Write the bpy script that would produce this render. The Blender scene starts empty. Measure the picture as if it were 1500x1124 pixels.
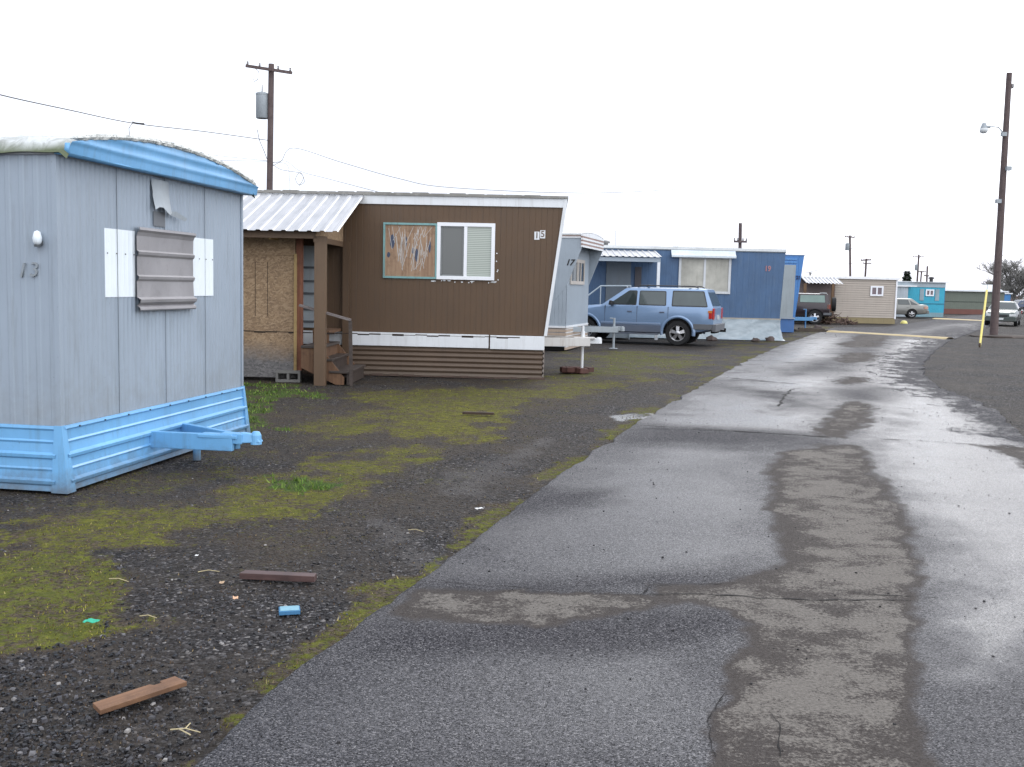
import bpy, bmesh, math, random
import numpy as np
from mathutils import Vector, Matrix, noise as mnoise
random.seed(7); rng = np.random.default_rng(7)
R = math.radians
sc = bpy.context.scene
C = sc.collection

# ------------------------------------------------------------------ camera
CAM_H = 1.65; PITCH = R(5.445); ROLL = R(1.3); FPX = 1500.0
cam = bpy.data.cameras.new('camera'); cam.sensor_width = 36; cam.lens = 36.0
cam.clip_start = 0.1; cam.clip_end = 4000
camo = bpy.data.objects.new('camera', cam); C.objects.link(camo)
ROT = Matrix.Rotation(math.pi/2 - PITCH, 3, 'X') @ Matrix.Rotation(ROLL, 3, 'Z')
camo.matrix_world = Matrix.Translation((0, 0, CAM_H)) @ ROT.to_4x4()
sc.camera = camo
# ------------------------------------------------------------------ world, sun, exposure
SUN_EL, SUN_AZ = R(38), R(24)          # azimuth measured from +Y towards +X
w = bpy.data.worlds.new('World'); sc.world = w; w.use_nodes = True
nt = w.node_tree; nt.nodes.clear()
N = nt.nodes.new; Lk = nt.links.new
wout = N('ShaderNodeOutputWorld'); sky = N('ShaderNodeTexSky'); sky.sky_type = 'NISHITA'; sky.sun_disc = False
sky.sun_elevation = SUN_EL; sky.sun_rotation = SUN_AZ; sky.dust_density = 2
b1 = N('ShaderNodeBackground'); b1.inputs[1].default_value = 0.1; Lk(sky.outputs[0], b1.inputs[0])
tc = N('ShaderNodeTexCoord')
mp = N('ShaderNodeMapping'); mp.inputs['Scale'].default_value = (1, 1, 3.5); Lk(tc.outputs['Generated'], mp.inputs[0])
nz = N('ShaderNodeTexNoise'); nz.inputs['Scale'].default_value = 2.2; nz.inputs['Detail'].default_value = 6
Lk(mp.outputs[0], nz.inputs['Vector'])
cr = N('ShaderNodeValToRGB'); cr.color_ramp.elements[0].position = 0.3; cr.color_ramp.elements[0].color = (0.78, 0.83, 0.96, 1)
cr.color_ramp.elements[1].position = 0.62; cr.color_ramp.elements[1].color = (1.16, 1.22, 1.34, 1); Lk(nz.outputs[0], cr.inputs[0])
sep = N('ShaderNodeSeparateXYZ'); Lk(tc.outputs['Generated'], sep.inputs[0])
hr = N('ShaderNodeValToRGB'); hr.color_ramp.elements[0].position = 0.0; hr.color_ramp.elements[0].color = (0.66, 0.665, 0.71, 1)
hr.color_ramp.elements[1].position = 0.16; hr.color_ramp.elements[1].color = (1, 1, 1, 1); Lk(sep.outputs[2], hr.inputs[0])
m1 = N('ShaderNodeMix'); m1.data_type = 'RGBA'; m1.blend_type = 'MULTIPLY'; m1.inputs[0].default_value = 1
Lk(hr.outputs[0], m1.inputs[7])
# brighter cloud where the sun stands behind it
dp = N('ShaderNodeVectorMath'); dp.operation = 'DOT_PRODUCT'
dp.inputs[1].default_value = Vector((math.sin(R(19)), math.cos(R(19)), math.tan(R(15)))).normalized()
nrm = N('ShaderNodeVectorMath'); nrm.operation = 'NORMALIZE'; Lk(tc.outputs['Generated'], nrm.inputs[0]); Lk(nrm.outputs[0], dp.inputs[0])
mr = N('ShaderNodeMapRange'); mr.interpolation_type = 'SMOOTHSTEP'; mr.inputs[1].default_value = 0.93; mr.inputs[2].default_value = 1.0
mr.inputs[3].default_value = 0.0; mr.inputs[4].default_value = 0.85; Lk(dp.outputs['Value'], mr.inputs[0])
m2 = N('ShaderNodeMix'); m2.data_type = 'RGBA'; m2.blend_type = 'ADD'; m2.inputs[0].default_value = 1
Lk(cr.outputs[0], m2.inputs[6]); Lk(mr.outputs[0], m2.inputs[7]); Lk(m2.outputs[2], m1.inputs[6])
# bright sky lobe added behind the viewer to lift the walls facing the camera
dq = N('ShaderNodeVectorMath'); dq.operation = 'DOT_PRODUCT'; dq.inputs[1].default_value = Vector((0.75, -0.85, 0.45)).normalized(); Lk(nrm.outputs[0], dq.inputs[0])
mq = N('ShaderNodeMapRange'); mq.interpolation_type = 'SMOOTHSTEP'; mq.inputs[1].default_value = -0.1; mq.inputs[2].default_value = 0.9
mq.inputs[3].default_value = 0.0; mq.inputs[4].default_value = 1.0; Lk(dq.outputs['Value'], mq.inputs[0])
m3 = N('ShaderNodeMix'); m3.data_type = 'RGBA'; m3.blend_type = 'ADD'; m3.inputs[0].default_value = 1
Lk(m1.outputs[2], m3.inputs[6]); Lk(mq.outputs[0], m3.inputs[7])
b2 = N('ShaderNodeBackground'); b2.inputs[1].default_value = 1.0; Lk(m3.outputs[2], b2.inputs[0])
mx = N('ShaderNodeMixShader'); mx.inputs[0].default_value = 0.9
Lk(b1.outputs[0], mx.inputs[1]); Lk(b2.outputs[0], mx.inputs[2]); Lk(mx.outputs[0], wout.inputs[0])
sl = bpy.data.lights.new('sun', 'SUN'); sl.energy = 0.6; sl.angle = R(20); sl.color = (1, 0.97, 0.93)
so = bpy.data.objects.new('sun', sl); C.objects.link(so)
sd = Vector((math.sin(SUN_AZ)*math.cos(SUN_EL), math.cos(SUN_AZ)*math.cos(SUN_EL), math.sin(SUN_EL)))
so.rotation_euler = sd.to_track_quat('Z', 'Y').to_euler(); so.location = (0, 0, 40)
vs = sc.view_settings; vs.view_transform = 'Standard'; vs.look = 'None'; vs.exposure = 0.36; vs.gamma = 1
sc.cycles.max_bounces = 6

# ------------------------------------------------------------------ surveying helpers
def ray(px, py):
    return (ROT @ Vector(((px - 750)/FPX, (562 - py)/FPX, -1))).normalized()
def G(px, py, z=0.0):
    d = ray(px, py); t = (z - CAM_H)/d.z
    return Vector((d.x*t, d.y*t, z))
def P(px, py, Y):
    d = ray(px, py); t = Y/d.y
    return Vector((d.x*t, Y, CAM_H + d.z*t))
class Frame:
    "a local frame on the ground: x points out of the road end, y points back along the width"
    def __init__(s, ox, oy, deg):
        s.o = Vector((ox, oy, 0)); s.a = R(deg)
        s.ex = Vector((math.cos(s.a), math.sin(s.a), 0)); s.ey = Vector((-math.sin(s.a), math.cos(s.a), 0))
    def side(s, px, py, y=0.0):
        d = ray(px, py); c = Vector((0, 0, CAM_H)); o = s.o + s.ey*y
        t = (o - c).dot(s.ey)/d.dot(s.ey); p = c + d*t - s.o
        return p.dot(s.ex), p.z
    def end(s, px, py, x=0.0):
        d = ray(px, py); c = Vector((0, 0, CAM_H)); o = s.o + s.ex*x
        t = (o - c).dot(s.ex)/d.dot(s.ex); p = c + d*t - s.o
        return p.dot(s.ey), p.z
    def gnd(s, px, py, z=0.0):
        p = G(px, py, z) - s.o
        return p.dot(s.ex), p.dot(s.ey)
    def W(s, x, y, z=0): return s.o + s.ex*x + s.ey*y + Vector((0, 0, z))

# ------------------------------------------------------------------ materials
def newmat(name):
    m = bpy.data.materials.new(name); m.use_nodes = True
    return m, m.node_tree, m.node_tree.nodes['Principled BSDF']
def nd(t, k, **kw):
    n = t.nodes.new(k)
    for a, b in kw.items():
        if a.startswith('i_'):
            key = a[2:]; key = int(key) if key.isdigit() else key
            n.inputs[key].default_value = b
        else: setattr(n, a, b)
    return n
def ramp(t, src, stops):
    r = nd(t, 'ShaderNodeValToRGB'); e = r.color_ramp.elements
    while len(e) < len(stops): e.new(0.5)
    for q, (p, c) in zip(e, stops):
        q.position = p; q.color = (*c, 1) if len(c) == 3 else c
    t.links.new(src, r.inputs[0]); return r.outputs[0]
def mixc(t, f, a, b, mode='MIX'):
    m = nd(t, 'ShaderNodeMix', data_type='RGBA', blend_type=mode)
    for s_, v in ((0, f), (6, a), (7, b)):
        if hasattr(v, 'is_linked') or hasattr(v, 'links'): t.links.new(v, m.inputs[s_])
        elif s_ == 0: m.inputs[0].default_value = v
        else: m.inputs[s_].default_value = (*v, 1)
    return m.outputs[2]
def noise_t(t, scale, detail=4, rough=0.55, vec=None, dist=0):
    n = nd(t, 'ShaderNodeTexNoise'); n.inputs['Scale'].default_value = scale; n.inputs['Detail'].default_value = detail
    n.inputs['Roughness'].default_value = rough; n.inputs['Distortion'].default_value = dist
    if vec: t.links.new(vec, n.inputs['Vector'])
    return n.outputs[0]
def coords(t, scale=(1, 1, 1)):
    c = nd(t, 'ShaderNodeTexCoord'); m = nd(t, 'ShaderNodeMapping'); m.inputs['Scale'].default_value = scale
    t.links.new(c.outputs['Object'], m.inputs[0]); return m.outputs[0]
def bump(t, bsdf, h, strength=0.3, dist=0.01):
    b = nd(t, 'ShaderNodeBump'); b.inputs['Strength'].default_value = strength; b.inputs['Distance'].default_value = dist
    t.links.new(h, b.inputs['Height']); t.links.new(b.outputs[0], bsdf.inputs['Normal'])
MC = {}
def paint(name, col, rough=0.5, var=0.18, dirt=(0.12, 0.10, 0.08), dirt_amt=0.35, scale=1.3, metal=0.0, streak=True, spec=0.5, bmp=0.15, splash=None):
    "painted metal or wood: patchy tone, vertical water streaks, small stains"
    if name in MC: return MC[name]
    m, t, b = newmat(name)
    v = coords(t); n1 = noise_t(t, scale, 6, 0.65, v)
    f1 = ramp(t, n1, [(0.3, (0, 0, 0)), (0.75, (1, 1, 1))])
    lo = tuple(c*(1 - var) for c in col); hi = tuple(min(1, c*(1 + var*0.5)) for c in col)
    c1 = mixc(t, f1, lo, hi)
    n2 = noise_t(t, 5, 6, 0.7, coords(t, (3, 3, 0.25)) if streak else v)
    f2 = ramp(t, n2, [(0.52, (0, 0, 0)), (0.8, (1, 1, 1))])
    mm = nd(t, 'ShaderNodeMath', operation='MULTIPLY', i_1=dirt_amt); t.links.new(f2, mm.inputs[0])
    c2 = mixc(t, mm.outputs[0], c1, dirt)
    n3 = noise_t(t, 38, 3, 0.5, v); f3 = ramp(t, n3, [(0.70, (0, 0, 0)), (0.76, (1, 1, 1))])
    mm2 = nd(t, 'ShaderNodeMath', operation='MULTIPLY', i_1=dirt_amt*0.9); t.links.new(f3, mm2.inputs[0])
    c3 = mixc(t, mm2.outputs[0], c2, dirt)
    if splash:                                            # mud splashed up from the ground
        s2 = nd(t, 'ShaderNodeSeparateXYZ'); t.links.new(v, s2.inputs[0])
        q = nd(t, 'ShaderNodeMath', operation='MULTIPLY_ADD', i_1=-splash[0]*2.2); t.links.new(noise_t(t, 7, 6, 0.75, v), q.inputs[0]); t.links.new(s2.outputs[2], q.inputs[2])
        fz = ramp(t, q.outputs[0], [(0.0, (splash[2],)*3), (1, (0, 0, 0))]); mz = nd(t, 'ShaderNodeMapRange'); mz.inputs[1].default_value = -splash[0]*1.2; mz.inputs[2].default_value = splash[0]*0.1; mz.inputs[3].default_value = splash[2]; mz.inputs[4].default_value = 0
        t.links.new(q.outputs[0], mz.inputs[0]); c3 = mixc(t, mz.outputs[0], c3, splash[1])
    t.links.new(c3, b.inputs['Base Color'])
    rr = nd(t, 'ShaderNodeMapRange'); rr.inputs[3].default_value = max(0.05, rough - 0.12); rr.inputs[4].default_value = min(1, rough + 0.15)
    t.links.new(n1, rr.inputs[0]); t.links.new(rr.outputs[0], b.inputs['Roughness'])
    b.inputs['Metallic'].default_value = metal; b.inputs['Specular IOR Level'].default_value = spec
    bump(t, b, n2, bmp, 0.01)
    MC[name] = m; return m
def plain(name, col, rough=0.5, metal=0.0, spec=0.5, coat=0.0):
    if name in MC: return MC[name]
    m, t, b = newmat(name)
    n1 = noise_t(t, 9, 4, 0.6, coords(t))
    c = mixc(t, n1, tuple(x*0.82 for x in col), tuple(min(1, x*1.12) for x in col))
    t.links.new(c, b.inputs['Base Color'])
    b.inputs['Roughness'].default_value = rough; b.inputs['Metallic'].default_value = metal
    b.inputs['Specular IOR Level'].default_value = spec; b.inputs['Coat Weight'].default_value = coat
    b.inputs['Coat Roughness'].default_value = 0.05
    MC[name] = m; return m
def carpaint(name, col, dirt=(0.16, 0.15, 0.14)):
    if name in MC: return MC[name]
    m, t, b = newmat(name); v = coords(t)
    sp = nd(t, 'ShaderNodeSeparateXYZ'); t.links.new(v, sp.inputs[0])
    n1 = noise_t(t, 4, 5, 0.6, v)
    ad = nd(t, 'ShaderNodeMath', operation='MULTIPLY_ADD', i_1=-1.6, i_2=1.0); t.links.new(sp.outputs[2], ad.inputs[0])
    ml = nd(t, 'ShaderNodeMath', operation='MULTIPLY', use_clamp=True); t.links.new(ad.outputs[0], ml.inputs[0]); t.links.new(n1, ml.inputs[1])
    c = mixc(t, ml.outputs[0], col, dirt); t.links.new(c, b.inputs['Base Color'])
    b.inputs['Roughness'].default_value = 0.33; b.inputs['Metallic'].default_value = 0.35; b.inputs['Coat Weight'].default_value = 0.6
    b.inputs['Coat Roughness'].default_value = 0.08
    MC[name] = m; return m
def woodmat(name, a, bcol, axis=(14, 14, 0.8), rough=0.75):
    if name in MC: return MC[name]
    m, t, b = newmat(name)
    n1 = noise_t(t, 2.2, 8, 0.7, coords(t, axis), 0.15)
    c = ramp(t, n1, [(0.3, a), (0.7, bcol)])
    n2 = noise_t(t, 6, 5, 0.7, coords(t)); f = ramp(t, n2, [(0.5, (0, 0, 0)), (0.75, (.6, .6, .6))])
    c2 = mixc(t, f, c, tuple(x*0.45 for x in a)); t.links.new(c2, b.inputs['Base Color'])
    b.inputs['Roughness'].default_value = rough; bump(t, b, n1, 0.35, 0.006)
    MC[name] = m; return m
def osbmat(name, wet=True):
    m, t, b = newmat(name); v = coords(t)
    ds = noise_t(t, 7, 3, 0.5, v)
    mv = nd(t, 'ShaderNodeMapping'); mv.inputs['Scale'].default_value = (22, 22, 50); mv.inputs['Rotation'].default_value = (0, 0.5, 0)
    t.links.new(v, mv.inputs[0])
    mxv = nd(t, 'ShaderNodeVectorMath', operation='MULTIPLY_ADD'); mxv.inputs[1].default_value = (1, 1, 1)
    sc3 = nd(t, 'ShaderNodeVectorMath', operation='SCALE'); sc3.inputs[3].default_value = 9; t.links.new(ds, sc3.inputs[0])
    t.links.new(mv.outputs[0], mxv.inputs[0]); t.links.new(sc3.outputs[0], mxv.inputs[2])
    vo = nd(t, 'ShaderNodeTexVoronoi'); vo.inputs['Scale'].default_value = 1.0; t.links.new(mxv.outputs[0], vo.inputs['Vector'])
    sp = nd(t, 'ShaderNodeSeparateColor'); t.links.new(vo.outputs['Color'], sp.inputs[0])
    c = ramp(t, sp.outputs[0], [(0.0, (0.17, 0.10, 0.055)), (0.45, (0.29, 0.185, 0.10)), (1.0, (0.43, 0.30, 0.18))])
    nb = noise_t(t, 1.8, 5, 0.65, v); fb = ramp(t, nb, [(0.4, (0, 0, 0)), (0.7, (1, 1, 1))])
    c = mixc(t, fb, c, (0.6, 0.5, 0.42), 'MULTIPLY') if False else mixc(t, 0.35, c, mixc(t, fb, (0.34, 0.25, 0.16), (0.17, 0.13, 0.10)))
    if wet:  # grey weathered splash zone along the foot of the board
        s2 = nd(t, 'ShaderNodeSeparateXYZ'); t.links.new(v, s2.inputs[0])
        a = nd(t, 'ShaderNodeMath', operation='MULTIPLY_ADD', i_1=0.5); t.links.new(nb, a.inputs[0]); t.links.new(s2.outputs[2], a.inputs[2])
        f = ramp(t, a.outputs[0], [(0.55, (1, 1, 1)), (0.92, (0, 0, 0))])
        c = mixc(t, f, c, mixc(t, sp.outputs[1], (0.10, 0.095, 0.095), (0.20, 0.19, 0.185)))
    t.links.new(c, b.inputs['Base Color']); b.inputs['Roughness'].default_value = 0.85
    bump(t, b, sp.outputs[0], 0.3, 0.004)
    return m
def glassmat(name, col, rough=0.06):
    if name in MC: return MC[name]
    m, t, b = newmat(name)
    n = noise_t(t, 1.4, 4, 0.6, coords(t)); c = mixc(t, n, tuple(x*0.6 for x in col), tuple(x*1.4 for x in col))
    t.links.new(c, b.inputs['Base Color']); b.inputs['Roughness'].default_value = rough; b.inputs['Specular IOR Level'].default_value = 0.6
    b.inputs['Coat Weight'].default_value = 0.4
    MC[name] = m; return m

# ------------------------------------------------------------------ mesh helpers
class MB:
    def __init__(s): s.v = []; s.f = []; s.mi = []
    def add(s, vs, fs, mi=0):
        k = len(s.v); s.v += [tuple(v) for v in vs]; s.f += [tuple(i + k for i in f) for f in fs]; s.mi += [mi]*len(fs); return s
    def box(s, x0, x1, y0, y1, z0, z1, mi=0):
        v = [(x, y, z) for z in (z0, z1) for y in (y0, y1) for x in (x0, x1)]
        return s.add(v, [(0, 2, 3, 1), (4, 5, 7, 6), (0, 1, 5, 4), (2, 6, 7, 3), (0, 4, 6, 2), (1, 3, 7, 5)], mi)
    def hexa(s, b4, t4, mi=0):
        return s.add(list(b4) + list(t4), [(3, 2, 1, 0), (4, 5, 6, 7), (0, 1, 5, 4), (1, 2, 6, 5), (2, 3, 7, 6), (3, 0, 4, 7)], mi)
    def prism(s, poly, axis, a, b, mi=0):
        def mk(u, v, w):
            return {'x': (w, u, v), 'y': (u, w, v), 'z': (u, v, w)}[axis]
        n = len(poly); vs = [mk(u, v, a) for u, v in poly] + [mk(u, v, b) for u, v in poly]
        fs = [tuple(range(n))[::-1], tuple(range(n, 2*n))] + [(i, (i + 1) % n, n + (i + 1) % n, n + i) for i in range(n)]
        return s.add(vs, fs, mi)
    def tube(s, pts, r, n=8, mi=0, r1=None, cap=True):
        pts = [Vector(p) for p in pts]; k = len(pts); vs = []; fs = []
        for i, p in enumerate(pts):
            d = (pts[min(i + 1, k - 1)] - pts[max(i - 1, 0)]).normalized()
            a = d.cross(Vector((0, 0, 1)) if abs(d.z) < 0.95 else Vector((0, 1, 0))).normalized(); b = d.cross(a)
            rr = r if r1 is None else r + (r1 - r)*i/(k - 1)
            for j in range(n):
                q = 2*math.pi*j/n; vs.append(p + a*math.cos(q)*rr + b*math.sin(q)*rr)
        for i in range(k - 1):
            for j in range(n):
                fs.append((i*n + j, i*n + (j + 1) % n, (i + 1)*n + (j + 1) % n, (i + 1)*n + j))
        if cap: fs += [tuple(range(n))[::-1], tuple(range((k - 1)*n, k*n))]
        return s.add(vs, fs, mi)
    def bar(s, p, q, wd, h, mi=0):
        "rectangular bar between two points, wd sideways, h upwards"
        p, q = Vector(p), Vector(q); d = (q - p).normalized()
        a = d.cross(Vector((0, 0, 1))) if abs(d.z) < 0.95 else d.cross(Vector((0, 1, 0)))
        a = a.normalized(); u = a.cross(d).normalized()
        A = [p + a*wd/2*i + u*h/2*j for i, j in ((-1, -1), (1, -1), (1, 1), (-1, 1))]
        B = [q + a*wd/2*i + u*h/2*j for i, j in ((-1, -1), (1, -1), (1, 1), (-1, 1))]
        return s.hexa(A, B, mi)
    def lathe(s, prof, n=24, axis='z', org=(0, 0, 0), mi=0):
        vs = []; fs = []; k = len(prof); o = Vector(org)
        for r, h in prof:
            for j in range(n):
                q = 2*math.pi*j/n; c, d = r*math.cos(q), r*math.sin(q)
                vs.append(o + Vector({'z': (c, d, h), 'y': (c, h, d), 'x': (h, c, d)}[axis]))
        for i in range(k - 1):
            for j in range(n): fs.append((i*n + j, i*n + (j + 1) % n, (i + 1)*n + (j + 1) % n, (i + 1)*n + j))
        return s.add(vs, fs, mi)
    def sheet(s, prof, vlo, vhi, fn, mi=0, nv=1):
        "profile of (u, n) swept along v between vlo(u) and vhi(u); fn(u, n, v) gives the point"
        vs = []; fs = []
        for u, n in prof:
            a, b = vlo(u), vhi(u)
            for j in range(nv + 1): vs.append(fn(u, n, a + (b - a)*j/nv))
        m = nv + 1
        for i in range(len(prof) - 1):
            for j in range(nv): fs.append((i*m + j, (i + 1)*m + j, (i + 1)*m + j + 1, i*m + j + 1))
        return s.add(vs, fs, mi)
    def obj(s, name, mat, parent=None, smooth=False, bevel=0, loc=None, rot=None, autosm=None):
        me = bpy.data.meshes.new(name); me.from_pydata([tuple(v) for v in s.v], [], s.f)
        for m in (mat if isinstance(mat, (list, tuple)) else [mat]): me.materials.append(m)
        me.polygons.foreach_set('material_index', s.mi)
        bm = bmesh.new(); bm.from_mesh(me); bmesh.ops.recalc_face_normals(bm, faces=bm.faces); bm.to_mesh(me); bm.free()
        if smooth: me.polygons.foreach_set('use_smooth', [True]*len(me.polygons))
        if autosm: me.polygons.foreach_set('use_smooth', [True]*len(me.polygons)); me.set_sharp_from_angle(angle=R(autosm))
        o = bpy.data.objects.new(name, me); C.objects.link(o)
        if parent: o.parent = parent
        if loc is not None: o.location = loc
        if rot is not None: o.rotation_euler = rot
        if bevel:
            md = o.modifiers.new('bevel', 'BEVEL'); md.width = bevel; md.segments = 2; md.limit_method = 'ANGLE'; md.angle_limit = R(40)
        return o
def tag(o, label=None, cat=None, group=None, kind=None):
    if label: o['label'] = label
    if cat: o['category'] = cat
    if group: o['group'] = group
    if kind: o['kind'] = kind
    return o
def thing(name, label, cat, loc=(0, 0, 0), rz=0, group=None):
    o = bpy.data.objects.new(name, None); C.objects.link(o); o.location = loc; o.rotation_euler = (0, 0, rz)
    o.empty_display_size = 0.3
    return tag(o, label, cat, group)
def ribs(L0, L1, period, amp, kind='trap'):
    out = []; n = max(1, round((L1 - L0)/period)); p = (L1 - L0)/n
    for i in range(n):
        a = L0 + i*p
        if kind == 'trap': out += [(a, 0), (a + p*.55, 0), (a + p*.65, amp), (a + p*.9, amp)]
        elif kind == 'groove': out += [(a, 0), (a + p*.88, 0), (a + p*.92, -amp), (a + p*.97, -amp)]
        elif kind == 'lap': out += [(a, amp), (a + p*.97, 0.0)]
        else: out += [(a + p*k/6, amp*math.sin(2*math.pi*k/6)) for k in range(6)]
    out.append((L1, 0)); return out
def text(name, s, size, mat, parent, loc, rot, ext=0.004, shear=0.0, sx=1.0, off=0.0):
    cu = bpy.data.curves.new(name, 'FONT'); cu.body = s; cu.size = size; cu.extrude = ext; cu.shear = shear; cu.offset = off
    cu.align_x = 'CENTER'; cu.align_y = 'CENTER'
    t = bpy.data.objects.new('tmp', cu); C.objects.link(t)
    bpy.context.view_layer.update()
    me = bpy.data.meshes.new_from_object(t.evaluated_get(bpy.context.evaluated_depsgraph_get()))
    bpy.data.objects.remove(t); me.name = name; me.materials.clear(); me.materials.append(mat)
    o = bpy.data.objects.new(name, me); C.objects.link(o); o.parent = parent; o.location = loc; o.rotation_euler = rot; o.scale = (sx, 1, 1)
    return o
def fbm(x, y, s, o=4, z=0.0):
    return mnoise.fractal(Vector((x*s, y*s, z)), 0.6, 2.1, o)
def sdf(px, py, poly):
    "signed distance (negative inside) from points to a polygon, numpy"
    n = len(poly); d = np.full(px.shape, 1e18); inside = np.zeros(px.shape, bool)
    for i in range(n):
        ax, ay = poly[i][:2]; bx, by = poly[(i + 1) % n][:2]
        ex, ey = bx - ax, by - ay; wx, wy = px - ax, py - ay
        t = np.clip((wx*ex + wy*ey)/(ex*ex + ey*ey + 1e-12), 0, 1)
        d = np.minimum(d, (wx - ex*t)**2 + (wy - ey*t)**2)
        c = ((ay > py) != (by > py)) & (px < (bx - ax)*(py - ay)/((by - ay) + 1e-18) + ax)
        inside ^= c
    d = np.sqrt(d); return np.where(inside, -d, d)
def ss(a, b, x): t = np.clip((x - a)/(b - a), 0, 1); return t*t*(3 - 2*t)
def gpoly(pts): return [tuple(G(a, b)[:2]) for a, b in pts]
# ------------------------------------------------------------------ ground, road and what grows on it
EDGE_L = [(-2.2, -12), (-1.62, 1.5)] + gpoly([(270, 1124), (350, 1050), (440, 975), (520, 915), (600, 860), (700, 785), (800, 708), (870, 662),
          (935, 618), (1010, 575), (1085, 533), (1140, 508), (1185, 492), (1222, 480), (1300, 479.0), (1330, 474.5), (1385, 466), (1440, 459), (1500, 452)])
EDGE_R = [(6.6, -12), (6.4, 3)] + gpoly([(1500, 640), (1461, 602), (1422, 584), (1378, 569), (1354, 550), (1352, 532), (1372, 512), (1392, 499), (1425, 487), (1452, 477), (1500, 463)])
EDGE_L.sort(key=lambda p: p[1]); EDGE_R.sort(key=lambda p: p[1])
elx, ely = np.array(EDGE_L).T; erx, ery = np.array(EDGE_R).T
def edge_l(y): return np.interp(y, ely, elx)
def edge_r(y): return np.interp(y, ery, erx)

MOSS = [  # pixel outline of a patch, strength, how lush
    ([(-200, 800), (0, 815), (60, 810), (120, 825), (190, 840), (215, 860), (200, 900), (240, 910), (180, 930), (100, 940), (30, 960), (-200, 980)], 0.85, 0.3),
    ([(40, 760), (110, 740), (220, 735), (300, 735), (330, 715), (380, 705), (440, 690), (500, 665), (560, 650), (625, 655), (640, 670), (560, 700), (520, 735), (430, 770), (330, 775), (250, 790), (120, 800), (40, 790)], 0.85, 0.12),
    ([(356, 556), (400, 558), (450, 566), (440, 580), (410, 600), (395, 625), (380, 640), (356, 640), (330, 650), (300, 640)], 1.0, 1.0),
    ([(520, 575), (640, 565), (720, 572), (800, 560), (900, 560), (960, 550), (860, 580), (800, 590), (750, 612), (720, 640), (650, 645), (600, 640), (560, 620), (480, 640), (430, 650), (440, 622), (520, 600)], 0.8, 0.1),
    ([(800, 560), (830, 535), (860, 516), (900, 514), (980, 516), (1050, 528), (980, 545), (880, 560)], 0.75, 0.35),
    ([(1080, 512), (1130, 503), (1190, 488), (1216, 482), (1200, 478), (1160, 490), (1130, 500), (1060, 505)], 0.7, 0.2),
    ([(420, 702), (435, 697), (460, 698), (464, 708), (440, 713), (420, 710)], 1.3, 1.0),
    ([(560, 600), (700, 590), (745, 612), (720, 640), (650, 645), (600, 640)], 0.95, 0.0),
    ([(330, 735), (430, 715), (470, 720), (440, 765), (340, 772)], 0.9, 0.1),
    ([(90, 690), (250, 690), (330, 650), (360, 660), (330, 690), (250, 720), (120, 740)], 0.45, 0.2),
    ([(740, 560), (850, 545), (960, 545), (870, 585)], 0.6, 0.1)]
MOSS = [(gpoly(p), s*1.12, l) for p, s, l in MOSS]
TRACK = [[(560, 760), (600, 795), (655, 828), (640, 836), (590, 808)], [(650, 722), (700, 690), (770, 652), (800, 642), (792, 652), (690, 722)], [(640, 700), (720, 670), (700, 686), (650, 712)]]
PUD = gpoly([(897, 608), (925, 605), (948, 606), (940, 612), (908, 615)])
def fan(y): return np.maximum(np.abs(y), 2.0)
def moss_at(x, y, nz_):
    m = np.zeros(x.shape); l = np.zeros(x.shape)
    sc_ = np.clip(y*0.055, 0.25, 1.6)
    for poly, s, lu in MOSS:
        d = sdf(x, y, poly)
        k = s*ss(0.35, -0.35, d/sc_ + nz_*1.15)
        l = np.where(k > m, lu, l); m = np.maximum(m, k)
    m = np.maximum(m, 0.30*ss(26, 20, y)*ss(4.2, 6.5, y)*ss(0.2, 1.2, edge_l(y) - x)*ss(9, 6, edge_l(y) - x)*ss(-.5, .5, nz_))
    de = edge_l(y) - x                                   # strip growing along the road's edge
    wv = 0.035 + 0.009*np.clip(y, 3, 30)
    es = ss(wv*1.5, 0.0, np.abs(de - wv*0.4) + nz_*wv*3.6 + wv*0.25)*ss(60, 30, y)*0.9
    l = np.where(es > m, 0.25, l); m = np.maximum(m, es)
    return m*(x < edge_l(y) + 0.04), l
def height(x, y):
    n = mnoise.noise(Vector((x*0.35, y*0.35, 3)))*0.022 + mnoise.noise(Vector((x*1.3, y*1.3, 9)))*0.008
    return n - 0.012
ys = [-40, -12, -4, 0, 1.5]; y = 2.0
while y < 150: ys.append(y); y *= 1.0125
ys += [200, 300, 500, 900, 1600]
us = list(np.linspace(-0.62, 0.62, 300)); us = [-40, -12, -4, -2, -1.2, -0.8] + us + [0.8, 1.2, 2, 4, 12, 40]
YY, UU = np.meshgrid(np.array(ys), np.array(us), indexing='ij'); XX = UU*fan(YY)
xf, yf = XX.ravel(), YY.ravel()
nzv = np.array([mnoise.fractal(Vector((a*0.9, b*0.9, 0)), 0.6, 2.1, 5) for a, b in zip(xf, yf)])
nz2 = np.array([mnoise.fractal(Vector((a*3.4, b*3.4, 7)), 0.7, 2.1, 4) for a, b in zip(xf, yf)])
zf = np.array([height(a, b) if abs(a) + abs(b) < 300 else 0 for a, b in zip(xf, yf)])
inroad = np.minimum(xf - edge_l(yf), edge_r(yf) - xf)
zf = np.where(inroad > 0.05, -0.05, zf)                  # the lot is dug out a little under the asphalt
ms, lu = moss_at(xf, yf, nzv*0.9 + nz2*0.45)
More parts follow.
